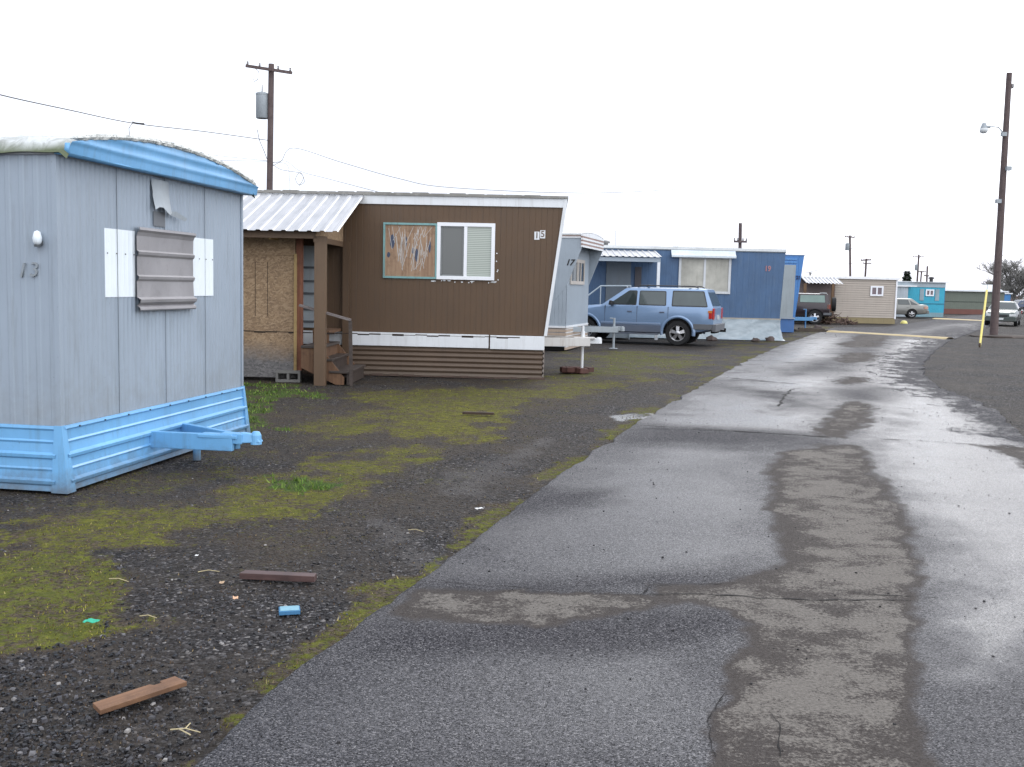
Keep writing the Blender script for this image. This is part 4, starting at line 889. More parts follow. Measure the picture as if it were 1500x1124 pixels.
m.prism([(-.06, zT)] + [(-.06 + (W17 + .12)*i/10, zT + .075*(1 - ((i - 5)/5)**2)) for i in range(1, 10)] + [(W17 + .06, zT)], 'x', ov - .02, ov + .018, 0)
m.box(-9, ov - .02, -.03, -.013, zT - .1, zT - .065, 0); m.box(-9, ov - .02, -.03, -.013, zT - .065, zT - .035, 1); m.box(-9, ov - .02, -.032, -.013, zT - .035, zT - .021, 0)
m.obj('brow_fascia', [WHITE, BRST], T)
ya, za = F17.end(836, 380); yb, zb_ = F17.end(854, 418)
fn = lambda u, o_, z: (o_ + .004, u, z)
window(T, ya - .05, yb + .05, F17.end(845, 417)[1], F17.end(845, 380)[1], 0, paint('cream_frame', (.52, .48, .44), .6), .09, ((ya + yb)/2 - .05, (ya + yb)/2 + .1, (ya + yb)/2 + .4), GLZ, .03, fn)
x_, z_ = F17.side(834.5, 385); text('house_number', '17', .21, BLACKN, T, (x_, -.012, z_), (R(90), 0, 0), .003, .3, 1, .006)
m = MB(); m.box(-9, 0.012, -.02, .0, zw0 - .05, zw0); m.box(-.0, .02, -.02, W17, zw0 - .05, zw0); m.obj('sill_trim', WHITE, T)
TAN = paint('tan_lap', (.42, .33, .26), .7, .15, (.2, .15, .1), .4); m = MB(); z_ = .02
k = 0
while z_ < zw0 - .06:
    m.box(-9, .0, -.005, .012, z_ if True else 0, min(z_ + .075, zw0 - .05), 0) if z_ > .25 else None
    m.box(-.02, .012, .01, W17, z_, min(z_ + .07, zw0 - .05), 0); m.box(-.02, .018, .01, W17, z_ + .072, min(z_ + .09, zw0 - .05), 1); z_ += .092
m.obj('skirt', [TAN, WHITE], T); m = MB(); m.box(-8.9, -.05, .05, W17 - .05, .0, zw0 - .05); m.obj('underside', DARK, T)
hitch(T, W17, .53, 1.28, paint('grey_hitch', (.33, .37, .40), .6), 1.02, .32, .02)

# ===== blue trailer 19
F19 = Frame(F19x := G(1141, 499).x, 35.0, 0.3); W19 = 3.0
T = thing('mobile_home', 'dusty blue trailer with a wide curtained window and plastic sheeting round its foot', 'mobile home', F19.o, F19.a, 'mobile homes along the lane')
BL19 = paint('dusty_blue_siding', (0.056, 0.115, 0.22), 0.55, .22, (.16, .22, .28), .35)
zb = F19.side(1140, 467)[1]; zT = F19.side(1150, 368)[1]; sx19 = F19.side(1151, 368)[0]
hull(T, 11, W19, zb, zT - .03, BL19, sx19, .2, .004, 'groove', roof=paint('white_roof19', (.66, .68, .68), .6, streak=False), over=.02, roofh=.09)
m = MB(); m.box(-11, sx19 + .01, -.03, -.02, zT - .06, zT - .028); m.obj('drip_edge', plain('drip', (.12, .14, .16), .6), T)
m = MB(); m.box(-11, .02, -.05, -.012, zb - .06, zb); m.obj('sill_trim', paint('tan_sill', (.36, .32, .26), .8), T)
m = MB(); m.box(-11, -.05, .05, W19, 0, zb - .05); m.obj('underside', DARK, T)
def s19(a, b_, y=0.0): return F19.side(a, b_, y)
xa, za = s19(995, 375); xb, zz2 = s19(1069, 431)
window(T, xa, xb, zz2, za, -.006, paint('worn_white_frame', (.58, .60, .62), .6), .08, (s19(1032, 400)[0],), CURT, .04)
xa, za = s19(983, 367.5); xb, zz2 = s19(1085, 378.5, -.4)
m = MB(); m.prism([(-.008, zz2 + .28), (-.008, za - .01), (-.2, zz2 + .06), (-.2, zz2), (-.18, zz2)], 'x', xa, xb - .1); m.obj('window_awning', paint('awning_white', (.60, .66, .70), .5), T)
x_, z_ = s19(1124.5, 394); text('house_number', '19', .24, paint('faded_red', (.35, .18, .20), .7), T, (x_, -.020, z_), (R(90), 0, 0), .004, 0, .9, .010)
vent(s19(890, 355)[0], .8, zT, T, .16, .26); vent(s19(1008, 358)[0], 1.4, zT + .03, T, .3, .12, ROOFM)
xa = s19(888, 400)[0]; xb = s19(924, 400)[0]; z1 = s19(900, 384)[1]; m = MB(); m.box(xa, xb, -.045, -.014, zb, z1); dr = m.obj('door', paint('grey_door', (.14, .17, .20), .5), T)
m = MB(); m.lathe([(.0, -.03), (.035, -.02), (.035, 0)], 10, 'y', (xb - .12, -.048, zb + .95)); m.obj('door_knob', plain('chrome', (.6, .6, .6), .25, 1), dr)
m = MB(); x_ = s19(930, 400)[0]; m.box(x_, x_ + .22, -.06, -.014, zb + .55, z1 - .15); m.obj('meter_box', plain('meter_box', (.07, .065, .075), .6), T)
T = thing('porch', 'small porch of ribbed metal roofing and pale posts on the dusty blue trailer', 'porch', F19.o, F19.a)
yE = -1.6; xr = s19(968, 376, yE)[0]; zE = s19(968, 377, yE)[1]
m = MB()
for dz in (0, -.004): m.sheet(ribs(s19(850, 377, yE)[0], xr + .05, .2, .022), lambda u: yE - .05, lambda u: -.04, lambda u, n_, v_: (u, v_, zE + (zT - .10 - zE)*(v_ - yE)/(-yE) + n_ + dz))
m.obj('roof', mtr, T)
m = MB(); m.box(s19(850, 377, yE)[0], xr, yE + .01, yE + .07, zE - .16, zE - .03); m.box(xr - .05, xr, yE + .07, -.03, zE - .13, zE - .03); m.obj('beam', G17, T)
m = MB(); m.box(xr - .10, xr - .005, yE + .012, yE + .10, 0, zE - .161); m.obj('post', WHITE, T)
RAILM = paint('pale_rail', (.36, .42, .46), .5)
m = MB(); a_ = s19(859, 435, yE); b_ = s19(880, 419, yE); c_ = s19(924, 419, yE)
m.tube([(a_[0], yE, a_[1]), (b_[0], yE, b_[1]), (c_[0], yE, c_[1]), (c_[0], -.05, c_[1])], .025, 8); m.obj('handrail', RAILM, T)
for q in (a_, b_, c_): m = MB(); m.tube([(q[0], yE, 0), (q[0], yE, q[1])], .02, 8); m.obj('rail_post', RAILM, T)
m = MB(); m.box(a_[0] + .5, c_[0], yE + .04, -.05, .04, zb - .06); m.obj('landing', RAILM, T)
# plastic sheeting
T = thing('plastic_sheeting', 'translucent grey plastic sheeting draped around the dusty blue trailer foot', 'tarp', F19.o, F19.a)
vs = []; fs = []; NX, NZ = 70, 14; path = []
L0 = -5.6
for i in range(NX + 1): path.append((L0 + (-L0 + .0)*i/NX, 0))
for i in range(1, 25): path.append((0.02, W19*i/24))
for i, (x_, y_) in enumerate(path):
    for j in range(NZ + 1):
        f = j/NZ; z = (zb - .05)*(1 - f) + .012; o_ = .06 + .20*f**1.5 + .05*mnoise.fractal(Vector((x_*2.4 + y_*2 + f*1.6, f*1.5, 1)), .6, 2.1, 4)
        if j == NZ: o_ += .12 + .1*mnoise.noise(Vector((x_*1.2, y_, 3))); z = .01
        if y_ == 0 and i <= NX: k = ss(NX - 4, NX, i); vs.append((x_ + o_*.35*float(k), -o_*(1 - .25*float(k)), z))
        else: vs.append((x_ + o_*.35, y_ - o_*.5*(1 - y_/W19), z))
for i in range(len(path) - 1):
    for j in range(NZ): a = i*(NZ + 1) + j; fs.append((a, a + 1, a + NZ + 2, a + NZ + 1))
m = MB(); m.add(vs, fs); mpl, t, b = newmat('plastic_sheet'); n1 = noise_t(t, 1.6, 5, .7, coords(t, (1, 1, 2)), 1.0)
t.links.new(ramp(t, n1, [(.3, (.20, .25, .28)), (.7, (.36, .41, .44))]), b.inputs['Base Color']); b.inputs['Roughness'].default_value = .28
m.obj('sheet', mpl, T, smooth=True)
def rocklump(name, loc, s, mat, label, cat, group=None, seed=0):
    m = MB(); vs = []; fs = []; nu, nv_ = 12, 7
    for i in range(nv_):
        ph = math.pi*(i/(nv_ - 1) - .5)
        for j in range(nu):
            th = 2*math.pi*j/nu; d = Vector((math.cos(ph)*math.cos(th), math.cos(ph)*math.sin(th), math.sin(ph))); r = 1 + .45*mnoise.noise(d*1.6 + Vector((seed, 0, 0)))
            vs.append((d.x*r*s[0], d.y*r*s[1], max(-.35, d.z*r)*s[2] + s[2]*.3))
    for i in range(nv_ - 1):
        for j in range(nu): fs.append((i*nu + j, i*nu + (j + 1) % nu, (i + 1)*nu + (j + 1) % nu, (i + 1)*nu + j))
    m.add(vs, fs); o = m.obj(name, mat, None, autosm=35); o.location = loc; tag(o, label, cat, group); return o
ROCKM = paint('lava_rock', (.075, .055, .05), .85, .4, streak=False)
for i, (a_, b_, s_, lb) in enumerate(((1016, 500, .13, 'dark rock on the plastic sheeting nearest the blue wagon bumper'), (1043, 499.5, .16, 'largest dark rock holding the plastic sheeting, second from the blue wagon'), (1108, 500.5, .12, 'small dark rock on the sheeting edge, second from the trailer corner'), (1129, 500, .15, 'flat dark rock on the sheeting edge at the trailer corner'))):
    g_ = G(a_, b_); rocklump('rock', (g_.x, g_.y + .12, 0.0), (s_*1.2, s_, s_*.8), ROCKM, lb, 'rock', 'rocks weighing down the plastic sheeting', i)
m = MB()
for i in range(14):
    q = Vector((random.uniform(-.3, .3), random.uniform(-.15, .15), .05 + .04*random.random())); a_ = random.random()*3; s_ = .07
    m.hexa([q + Matrix.Rotation(a_, 3, 'Z') @ Vector(v_) for v_ in ((-s_*1.5, -s_, -.045), (s_*1.5, -s_, -.045), (s_*1.5, s_, -.045), (-s_*1.5, s_, -.045))], [q + Matrix.Rotation(a_, 3, 'Z') @ Vector(v_) for v_ in ((-s_*1.5, -s_, .045), (s_*1.5, -s_, .03), (s_*1.5, s_, .05), (-s_*1.5, s_, .04))])
o = m.obj('brick_pile', paint('broken_brick', (.085, .035, .028), .85, .35, streak=False), None); o.location = F15.W(.70, 1.42, 0); tag(o, 'heap of broken dark red brick under the brown trailer jack', 'bricks')

# ===== bright blue trailer 21
F21 = Frame(G(1163, 487).x, 42.4, -4); W21 = 3.0
T = thing('mobile_home', 'bright blue trailer with a grey side panel, number 21, behind the dusty blue one', 'mobile home', F21.o, F21.a, 'mobile homes along the lane')
BL21 = paint('bright_blue', (.055, .19, .46), .45, .12, (.04, .08, .15), .3)
zb = F21.side(1160, 467)[1]; zT = F21.side(1178, 375)[1]; s21 = F21.side(1178, 375)[0]
hull(T, 10, W21, zb, zT, BL21, s21, .2, .008, 'groove', roof=paint('blue_roof_edge', (.12, .2, .33), .6), over=.02, roofh=.04)
m = MB(); zp = F21.side(1150, 388)[1]; xp = F21.side(1166, 388)[0]
m.prism([(-3.2, zb + .05), (F21.side(1161, 467)[0], zb + .05), (xp, zp), (-3.2, zp)], 'y', -.03, -.012)
for z_ in (zp + .08, zp + .2): m.box(-6, xp + .02, -.035, -.012, z_, z_ + .06, 1)
m.obj('side_panel', [paint('grey_panel', (.30, .34, .36), .6, .12), paint('mid_blue', (.09, .26, .55), .45)], T)
m = MB(); m.box(-3.2, F21.side(1164, 467)[0], -.05, -.012, zb - .01, zb + .045); m.obj('sill_trim', G17, T)
m = MB(); m.box(-10, -.02, .01, W21, 0, zb - .01); m.obj('skirt', paint('skirt_blue', (.05, .15, .38), .5, .2), T)
x_, z_ = F21.side(1169.0, 407); text('house_number', '21', .20, plain('navy', (.01, .02, .08), .6), T, (x_, -.05, z_), (R(90), 0, 0), .003, 0, .85, .01)
hitch(T, W21, .53, 1.2, paint('hitch_blue', (.08, .24, .45), .5), .75, .42, .02)
m = MB(); m.box(-.75, .75, -.12, .12, .0, .09); m.box(-.6, .5, -.1, .1, .09, .16); o = m.obj('timber', woodmat('old_timber', (.04, .03, .025), (.10, .075, .05), (1, 8, 8)), None); o.location = F21.W(1.0, 1.2, 0); tag(o, 'dark timbers stacked below the bright blue hitch', 'timber')

# ===== beige trailer with lap siding
FB = Frame(G(1311, 475).x, 57.6, 0); WB = 3.2
T = thing('mobile_home', 'beige lap-sided trailer with a white roof edge and yellowish base', 'mobile home', FB.o, FB.a, 'mobile homes along the lane')
zb = FB.side(1300, 466)[1]; zT = FB.side(1300, 410)[1]; xL = FB.side(1222, 440)[0]
hull(T, 9.0, WB, zb, zT, paint('beige_siding', (.40, .35, .30), .6, .08, (.2, .17, .14), .3), 0, .125, .03, horizontal=True, roof=paint('white_roof_b', (.85, .85, .86), .5, .05, streak=False), over=.12, roofh=.14)
m = MB(); m.box(-.06, .02, -.05, .0, zb - .05, zT); m.obj('corner_trim', VINYL, T)
m = MB(); m.box(xL - 1.8, .0, -.012, WB, 0, zb - .0); m.obj('skirt', paint('yellow_base', (.27, .22, .12), .8, .15), T)
xa, za = FB.side(1275, 419); xb, zz2 = FB.side(1293, 434)
window(T, xa, xb, zz2, za, -.03, VINYL, .09, ((xa + xb)/2,), glassmat('mauve_glass', (.10, .06, .075)), .05)
T = thing('porch', 'porch with white scalloped roof and brown posts on the beige trailer', 'porch', FB.o, FB.a)
m = MB(); x0 = FB.side(1172, 410)[0]; yE = -1.3; zE = FB.side(1200, 415, yE)[1]
for dz in (0, -.004): m.sheet(ribs(x0, xL + .05, .2, .03, 'sine'), lambda u: yE, lambda u: -.04, lambda u, n_, v_: (u, v_, zE + (zT + .08 - zE)*(v_ - yE)/(-yE) + n_ + dz))
m.obj('roof', mtr, T)
m = MB(); m.box(x0, xL, -.06, -.035, zb, zT - .02); m.obj('back_wall', paint('mauve_wall', (.16, .125, .12), .7), T)
for a_ in (1177, 1218): x_ = FB.side(a_, 440, yE)[0]; m = MB(); m.box(x_, x_ + .14, yE + .02, yE + .14, 0, zE - .03); m.obj('post', woodmat('brown_post', (.09, .05, .025), (.17, .10, .05)), T)
vent(FB.side(1193, 402)[0], .8, zT + .14, T, .09, .2)

# ===== turquoise trailer
FT = Frame(G(1381.5, 465).x, G(1381.5, 465).y, 3); WT = 3.2
T = thing('mobile_home', 'turquoise trailer with pale eave band and small white window', 'mobile home', FT.o, FT.a, 'mobile homes along the lane')
zb = FT.side(1360, 458)[1]; zT = FT.side(1360, 414)[1]; z2 = FT.side(1360, 421)[1]; zm = FT.side(1360, 445)[1]
hull(T, 9, WT, zb, zT, paint('turquoise_siding', (.035, .36, .50), .5, .12, (.05, .15, .2), .3), 0, .15, .008, roof=paint('pale_roof', (.55, .58, .60), .6, streak=False), over=.2)
m = MB(); m.box(-9, .02, -.05, -.016, z2, zT - .002); m.obj('eave_band', paint('band_grey', (.36, .42, .46), .6), T)
m = MB(); m.box(-3.6, .0, -.04, -.016, zm - .03, zm + .03); m.obj('rub_rail', plain('dark_teal', (.02, .16, .24), .5), T)
m = MB(); m.box(-9, -.0, -.008, WT, 0, zb); m.obj('skirt', paint('teal_skirt', (.20, .33, .38), .6, .2), T)
xa, za = FT.side(1356, 424); xb, zz2 = FT.side(1367.5, 434); fr = window(T, xa, xb, zz2, za, -.02, VINYL, .09, ((xa + xb)/2,), glassmat('mauve_glass', (.10, .06, .075)), .05)
for a_ in (xa - .45, xb + .1): m = MB(); m.box(a_, a_ + .32, -.045, -.016, zz2 - .35, za + .02); m.obj('shutter', paint('grey_shutter', (.26, .34, .38), .6), T)
m = MB(); m.box(.0, .03, .0, WT, zb, zT - .01); m.obj('end_panel', paint('end_blue', (.03, .14, .36), .5), T)
vent(FT.side(1371, 413)[0], .8, zT + .05, T, .22, .4, plain('vent_black', (.03, .03, .03), .7))
xa = FT.side(1329.5, 440, -1.0)[0]; T = thing('lean_to_shed', 'pale grey shed built onto the turquoise trailer behind the silver sedan', 'shed', FT.o, FT.a)
m = MB(); m.box(-7.5, xa, -1.0, -.06, 0, FT.side(1320, 420, -1)[1]); m.sheet(ribs(-7.5, xa, .2, .01, 'groove'), lambda u: 0, lambda u: FT.side(1320, 420, -1)[1], lambda u, n_, v_: (u, -1.012 - n_, v_)); m.obj('wall', paint('shed_grey', (.38, .43, .47), .6), T)
m = MB(); m.box(-7.6, xa + .6, -1.15, -.06, FT.side(1320, 420, -1)[1], FT.side(1320, 418.3, -1)[1] + .02); m.obj('roof', WHITE, T)

# ===== long green trailer and what stands past it
FG = Frame(G(1456, 461).x, G(1456, 461.5).y, 2); WG = 3.2
T = thing('mobile_home', 'long olive green trailer with brick red skirt and white roof', 'mobile home', FG.o, FG.a, 'mobile homes along the lane')
zb = FG.side(1410, 453)[1]; zT = FG.side(1410, 427)[1]; z3 = FG.side(1410, 420)[1]
xgr = -0.9
hull(T, 15, WG, zb, zT, paint('olive_siding', (.135, .155, .125), .6, .1, (.08, .09, .07), .3), 0, .2, .01, roof=WHITE, over=.25, roofh=.12)
m = MB(); m.prism([(-.1, zT + .12), (WG + .1, zT + .12), (WG/2, z3 + .25)], 'x', -15, -.2); m.obj('roof_cover', paint('roof_grey', (.50, .54, .56), .6, .2), T)
m = MB(); m.box(-15, .0, -.04, -.016, FG.side(1410, 442)[1] - .03, FG.side(1410, 442)[1] + .03); m.obj('rub_rail', plain('dark_olive', (.06, .075, .06), .5), T)
m = MB(); m.box(-15, .0, -.01, WG, 0, zb); m.obj('skirt', paint('brick_red', (.16, .065, .05), .7, .2), T)
def farbox(label, a0, a1, ytop, ybase, mat, rmat, D=3.0, win=(), nm='mobile_home', cat='mobile home', group='mobile homes along the lane'):
    g_ = G(a1, ybase); F = Frame(g_.x, g_.y, 0); T = thing(nm, label, cat, F.o, 0, group)
    x0 = F.side(a0, ybase)[0]; z1 = F.side(a1, ytop)[1]; hull(T, -x0, D, .25, z1 - .12, mat, 0, .2, .01, roof=rmat, over=.15, roofh=.12)
    m = MB(); m.box(x0, -.02, .03, D, 0, .25); m.obj('skirt', plain('far_skirt', (.10, .10, .10), .8), T)
    for (u0, v0, u1, v1) in win:
        p, q = F.side(u0, v0), F.side(u1, v1); window(T, p[0], q[0], q[1], p[1], -.012, VINYL, .07, (), GLZ, .04)
    return T, F
farbox('white trailer with dark window bands half hidden by the leaning pole', 1440, 1462, 425.5, 457, paint('far_white', (.5, .52, .54), .6), WHITE, win=((1444, 430, 1456, 434), (1444, 437, 1456, 441)))
farbox('deep blue trailer seen above the green sedan roof', 1458, 1479, 429.5, 456, paint('far_blue', (.05, .20, .45), .6), WHITE)
farbox('tan shed past the green sedan near the frame edge', 1479, 1496, 434, 455, paint('far_tan', (.38, .30, .27), .7), paint('far_tan_roof', (.35, .28, .26), .7), nm='shed', cat='shed', group=None)
farbox('pale grey house with a dark door at the right edge', 1495.5, 1530, 435.5, 455, paint('far_grey', (.36, .38, .38), .7), WHITE, win=((1497.5, 440, 1500.5, 452),), nm='house', cat='house', group=None)

# ------------------------------------------------------------------ vehicles (x forward, origin on the ground under the rear axle)
RUB = plain('tyre_rubber', (0.018, 0.018, 0.019), 0.75, spec=.3); ALLOY = plain('alloy', (.55, .55, .56), .32, .9)
TRIMB = plain('black_trim', (.022, .022, .024), .45); CHR = plain('chrome', (.6, .6, .6), .25, 1)
RED = plain('red_lens', (.42, .02, .015), .2, coat=.6); AMB = plain('amber_lens', (.55, .18, .04), .2, coat=.6); CLR = plain('clear_lens', (.62, .64, .64), .15, coat=.6)
AUTOGL = glassmat('auto_glass', (.05, .068, .068), .05); AUTOGD = glassmat('dark_auto_glass', (.035, .045, .045), .04)
def wheel(T, x, y, r, w, side, nsp=5, rimr=.62):
    m = MB(); p = [(r*.60, -w/2*.8), (r*.66, -w/2), (r*.93, -w/2), (r*.985, -w/2*.8), (r, -w/2*.55), (r, w/2*.55), (r*.985, w/2*.8), (r*.93, w/2), (r*.66, w/2), (r*.60, w/2*.8)]
    m.lathe(p, 36, 'y', (x, y, r)); t_ = m.obj('wheel', RUB, T, autosm=40)
    m = MB(); s = side; R_ = r*rimr; yo = y + s*w/2*.82
    m.lathe([(R_, yo - y - s*w*.55), (R_, yo - y), (R_*1.03, (yo - y) + s*.008), (R_*.97, (yo - y) + s*.006), (R_*.90, (yo - y) - s*.03), (R_*.87, (yo - y) - s*.10)], 32, 'y', (x, y, r))
    m.lathe([(R_*.30, (yo - y) - s*.07), (R_*.30, (yo - y) - s*.01), (R_*.22, (yo - y) + s*.002), (0.0, (yo - y) + s*.004)], 20, 'y', (x, y, r))
    for k in range(nsp):
        a = 2*math.pi*k/nsp + .3; u = Vector((math.cos(a), 0, math.sin(a))); v_ = Vector((-math.sin(a), 0, math.cos(a))); c = Vector((x, yo, r))
        A = [c + u*R_*.2 + v_*R_*.16*i + Vector((0, j*s, 0)) for i, j in ((-1, -.05), (1, -.05), (1, -.012), (-1, -.012))]
        B = [c + u*R_*.93 + v_*R_*.24*i + Vector((0, j*s, 0)) for i, j in ((-1, -.07), (1, -.07), (1, -.035), (-1, -.035))]
        m.hexa(A, B)
    m.obj('rim', ALLOY, t_, autosm=35)
    m = MB(); m.lathe([(R_*.98, (yo - y) - s*.11), (0, (yo - y) - s*.11)], 24, 'y', (x, y, r)); m.obj('brake', DARK, t_)
    return t_
def vehicle(name, label, cat, loc, ang, sp):
    T = thing(name, label, cat, loc, ang, None); hw = sp['w']/2; paintm = sp['paint']
    # lower body: stations along x: (x, z_bottom, z_shoulder, z_top, half width)
    st = sp['body']; m = MB(); vs = []; fs = []; 
    def ring(x, zb, zs, zt, w):
        h = [(w*.80, zb), (w*.965, zb + .05), (w, zb + (zs - zb)*.38), (w*1.0, zb + (zs - zb)*.62), (w*.985, zs - .09), (w*.955, zs), (w*.86, zs + (zt - zs)*.75 + .012), (w*.5, zt + .006), ]
        return [(x, y, z) for y, z in h] + [(x, -y, z) for y, z in h[::-1]]
    n = 16
    for s_ in st: vs += ring(*s_)
    for i in range(len(st) - 1):
        for j in range(n): fs.append((i*n + j, i*n + (j + 1) % n, (i + 1)*n + (j + 1) % n, (i + 1)*n + j))
    fs += [tuple(range(n))[::-1], tuple(range((len(st) - 1)*n, len(st)*n))]
    m.add(vs, fs); body = m.obj('body', [paintm, TRIMB], T)
    # wheel arches
    r, wb = sp['r'], sp['wb']; cut = MB()
    for x in (0, wb):
        for s_ in (-1, 1): cut.lathe([(0, -.2), (r*1.17, -.2), (r*1.17, .2), (0, .2)], 40, 'y', (x, s_*(hw - .02), r + .01), 1)
    co = cut.obj('cut', [paintm, TRIMB], T)
    md = body.modifiers.new('b', 'BOOLEAN'); md.object = co; md.operation = 'DIFFERENCE'; md.solver = 'EXACT'
    bpy.context.view_layer.update(); me = bpy.data.meshes.new_from_object(body.evaluated_get(bpy.context.evaluated_depsgraph_get()))
    body.modifiers.clear(); body.data = me; me.name = 'body'; me.polygons.foreach_set('use_smooth', [True]*len(me.polygons)); me.set_sharp_from_angle(angle=R(32)); bpy.data.objects.remove(co)
    # greenhouse: x at belt and at roof
    A, B, D_, E = sp['gh']; zb, zr = sp['zbelt'], sp['zroof']; w0, w1 = hw*.955, sp['wroof']/2
    m = MB(); L = [(A, E, zb - .03, w0), (A + (B - A)*.93, E + (D_ - E)*.93, zr - .07, w1 + .012), (B + .06*(-1 if B > A else 1)*0, D_, zr - .035, w1 - .012), (B - .10, D_ + .10, zr - .008, w1 - .10), (B - .35, D_ + .3, zr + .008, w1 - .3)]
    vs = []; fs = []
    for (xf_, xr_, z, w_) in L: vs += [(xf_, w_*.97, z), (xf_ - .12, w_, z), (xr_ + .12, w_, z), (xr_, w_*.95, z), (xr_, -w_*.95, z), (xr_ + .12, -w_, z), (xf_ - .12, -w_, z), (xf_, -w_*.97, z)]
    for i in range(len(L) - 1):
        for j in range(8): fs.append((i*8 + j, i*8 + (j + 1) % 8, (i + 1)*8 + (j + 1) % 8, (i + 1)*8 + j))
    fs.append(tuple(range((len(L) - 1)*8, len(L)*8))); m.add(vs, fs); cab = m.obj('cabin', paintm, T, autosm=28)
    def yat(z): return w0 + (w1 + .012 - w0)*(z - (zb - .03))/((zr - .07) - (zb - .03))
    def shrink(poly, d):
        cx = sum(p[0] for p in poly)/len(poly); cz = sum(p[1] for p in poly)/len(poly)
        return [(x - d*(1 if x > cx else -1), z - d*(1 if z > cz else -1)) for x, z in poly]
    def rnd(poly, r_=.035):
        out = []; k = len(poly)
        for i in range(k):
            p0, p, p1 = Vector(poly[i - 1]), Vector(poly[i]), Vector(poly[(i + 1) % k])
            a = p + (p0 - p).normalized()*r_; c = p + (p1 - p).normalized()*r_
            out += [tuple(a), tuple(p*.5 + (a + c)*.25), tuple(c)]
        return out
    for poly, gl, fr_ in sp['side_win']:
        for s_ in (-1, 1):
            o1 = rnd(poly); o2 = rnd(shrink(poly, fr_), .03)
            m = MB(); m.add([(x, s_*(yat(z) + .006), z) for x, z in o1], [tuple(range(len(o1)))]); wn = m.obj('side_window', TRIMB, T)
            m = MB(); m.add([(x, s_*(yat(z) + .010), z) for x, z in o2], [tuple(range(len(o2)))]); m.obj('glass', gl, wn)
    for nm, x0, x1, gl in (('windscreen', A, B, AUTOGD), ('rear_window', E, D_, sp.get('rear_glass', AUTOGD))):
        sg = 1 if nm == 'windscreen' else -1; z0, z1 = zb + .05, zr - .11
        def xa_(z): q = (z - (zb - .03))/((zr - .07) - (zb - .03)); return (x0 + (x1 - x0)*.93*q) + sg*.006
        m = MB(); yb_, yt_ = yat(z0)*.90, yat(z1)*.88; m.add([(xa_(z0), yb_, z0), (xa_(z0), -yb_, z0), (xa_(z1), -yt_, z1), (xa_(z1), yt_, z1)], [(0, 1, 2, 3)]); m.obj(nm, gl, T)
    for x in (0, wb):
        for s_ in (-1, 1): wheel(T, x, s_*(hw - sp['tw']/2 - .005), r, sp['tw'], s_)
    m = MB()
    for x in (0, wb): m.tube([(x, -hw + .2, r), (x, hw - .2, r)], .05, 8)
    m.box(-.5, wb + .3, -.45, .45, r - .05, r + .12); m.obj('chassis', DARK, T)
    for s_ in (-1, 1):
        for (x0, x1, z0, z1, mat_, nm) in sp.get('side_parts', ()):
            m = MB(); m.box(x0, x1, s_*hw*.97, s_*(hw + .014), z0, z1); m.obj(nm, mat_, T, bevel=.006)
        for x in sp['doors']:
            m = MB(); m.box(x - .004, x + .004, s_*hw*.9, s_*(hw + .0015), sp['sill'] + .06, zb - .0); m.obj('door_gap', TRIMB, T)
        for x in sp['handles']:
            m = MB(); m.box(x - .075, x + .075, s_*(hw*.965), s_*(hw + .012), zb - .19, zb - .145); m.obj('handle', sp.get('hmat', TRIMB), T, bevel=.008)
        mx_ = sp['mirror']; m = MB(); m.hexa([(mx_, s_*(hw - .06), zb + .0), (mx_ + .1, s_*(hw - .06), zb), (mx_ + .12, s_*(hw + .17), zb + .02), (mx_ + .02, s_*(hw + .17), zb + .02)], [(mx_, s_*(hw - .05), zb + .12), (mx_ + .07, s_*(hw - .05), zb + .12), (mx_ + .09, s_*(hw + .17), zb + .15), (mx_ + .02, s_*(hw + .17), zb + .15)]); m.obj('mirror', TRIMB, T, bevel=.015)
    for (nm, x0, x1, y0, y1, z0, z1, mat_, sym) in sp.get('ends', ()):
        for s_ in ((-1, 1) if sym else (1,)):
            m = MB(); m.box(x0, x1, s_*y0 if sym else y0, s_*y1 if sym else y1, z0, z1); m.obj(nm, mat_, T, bevel=.012)
    return T
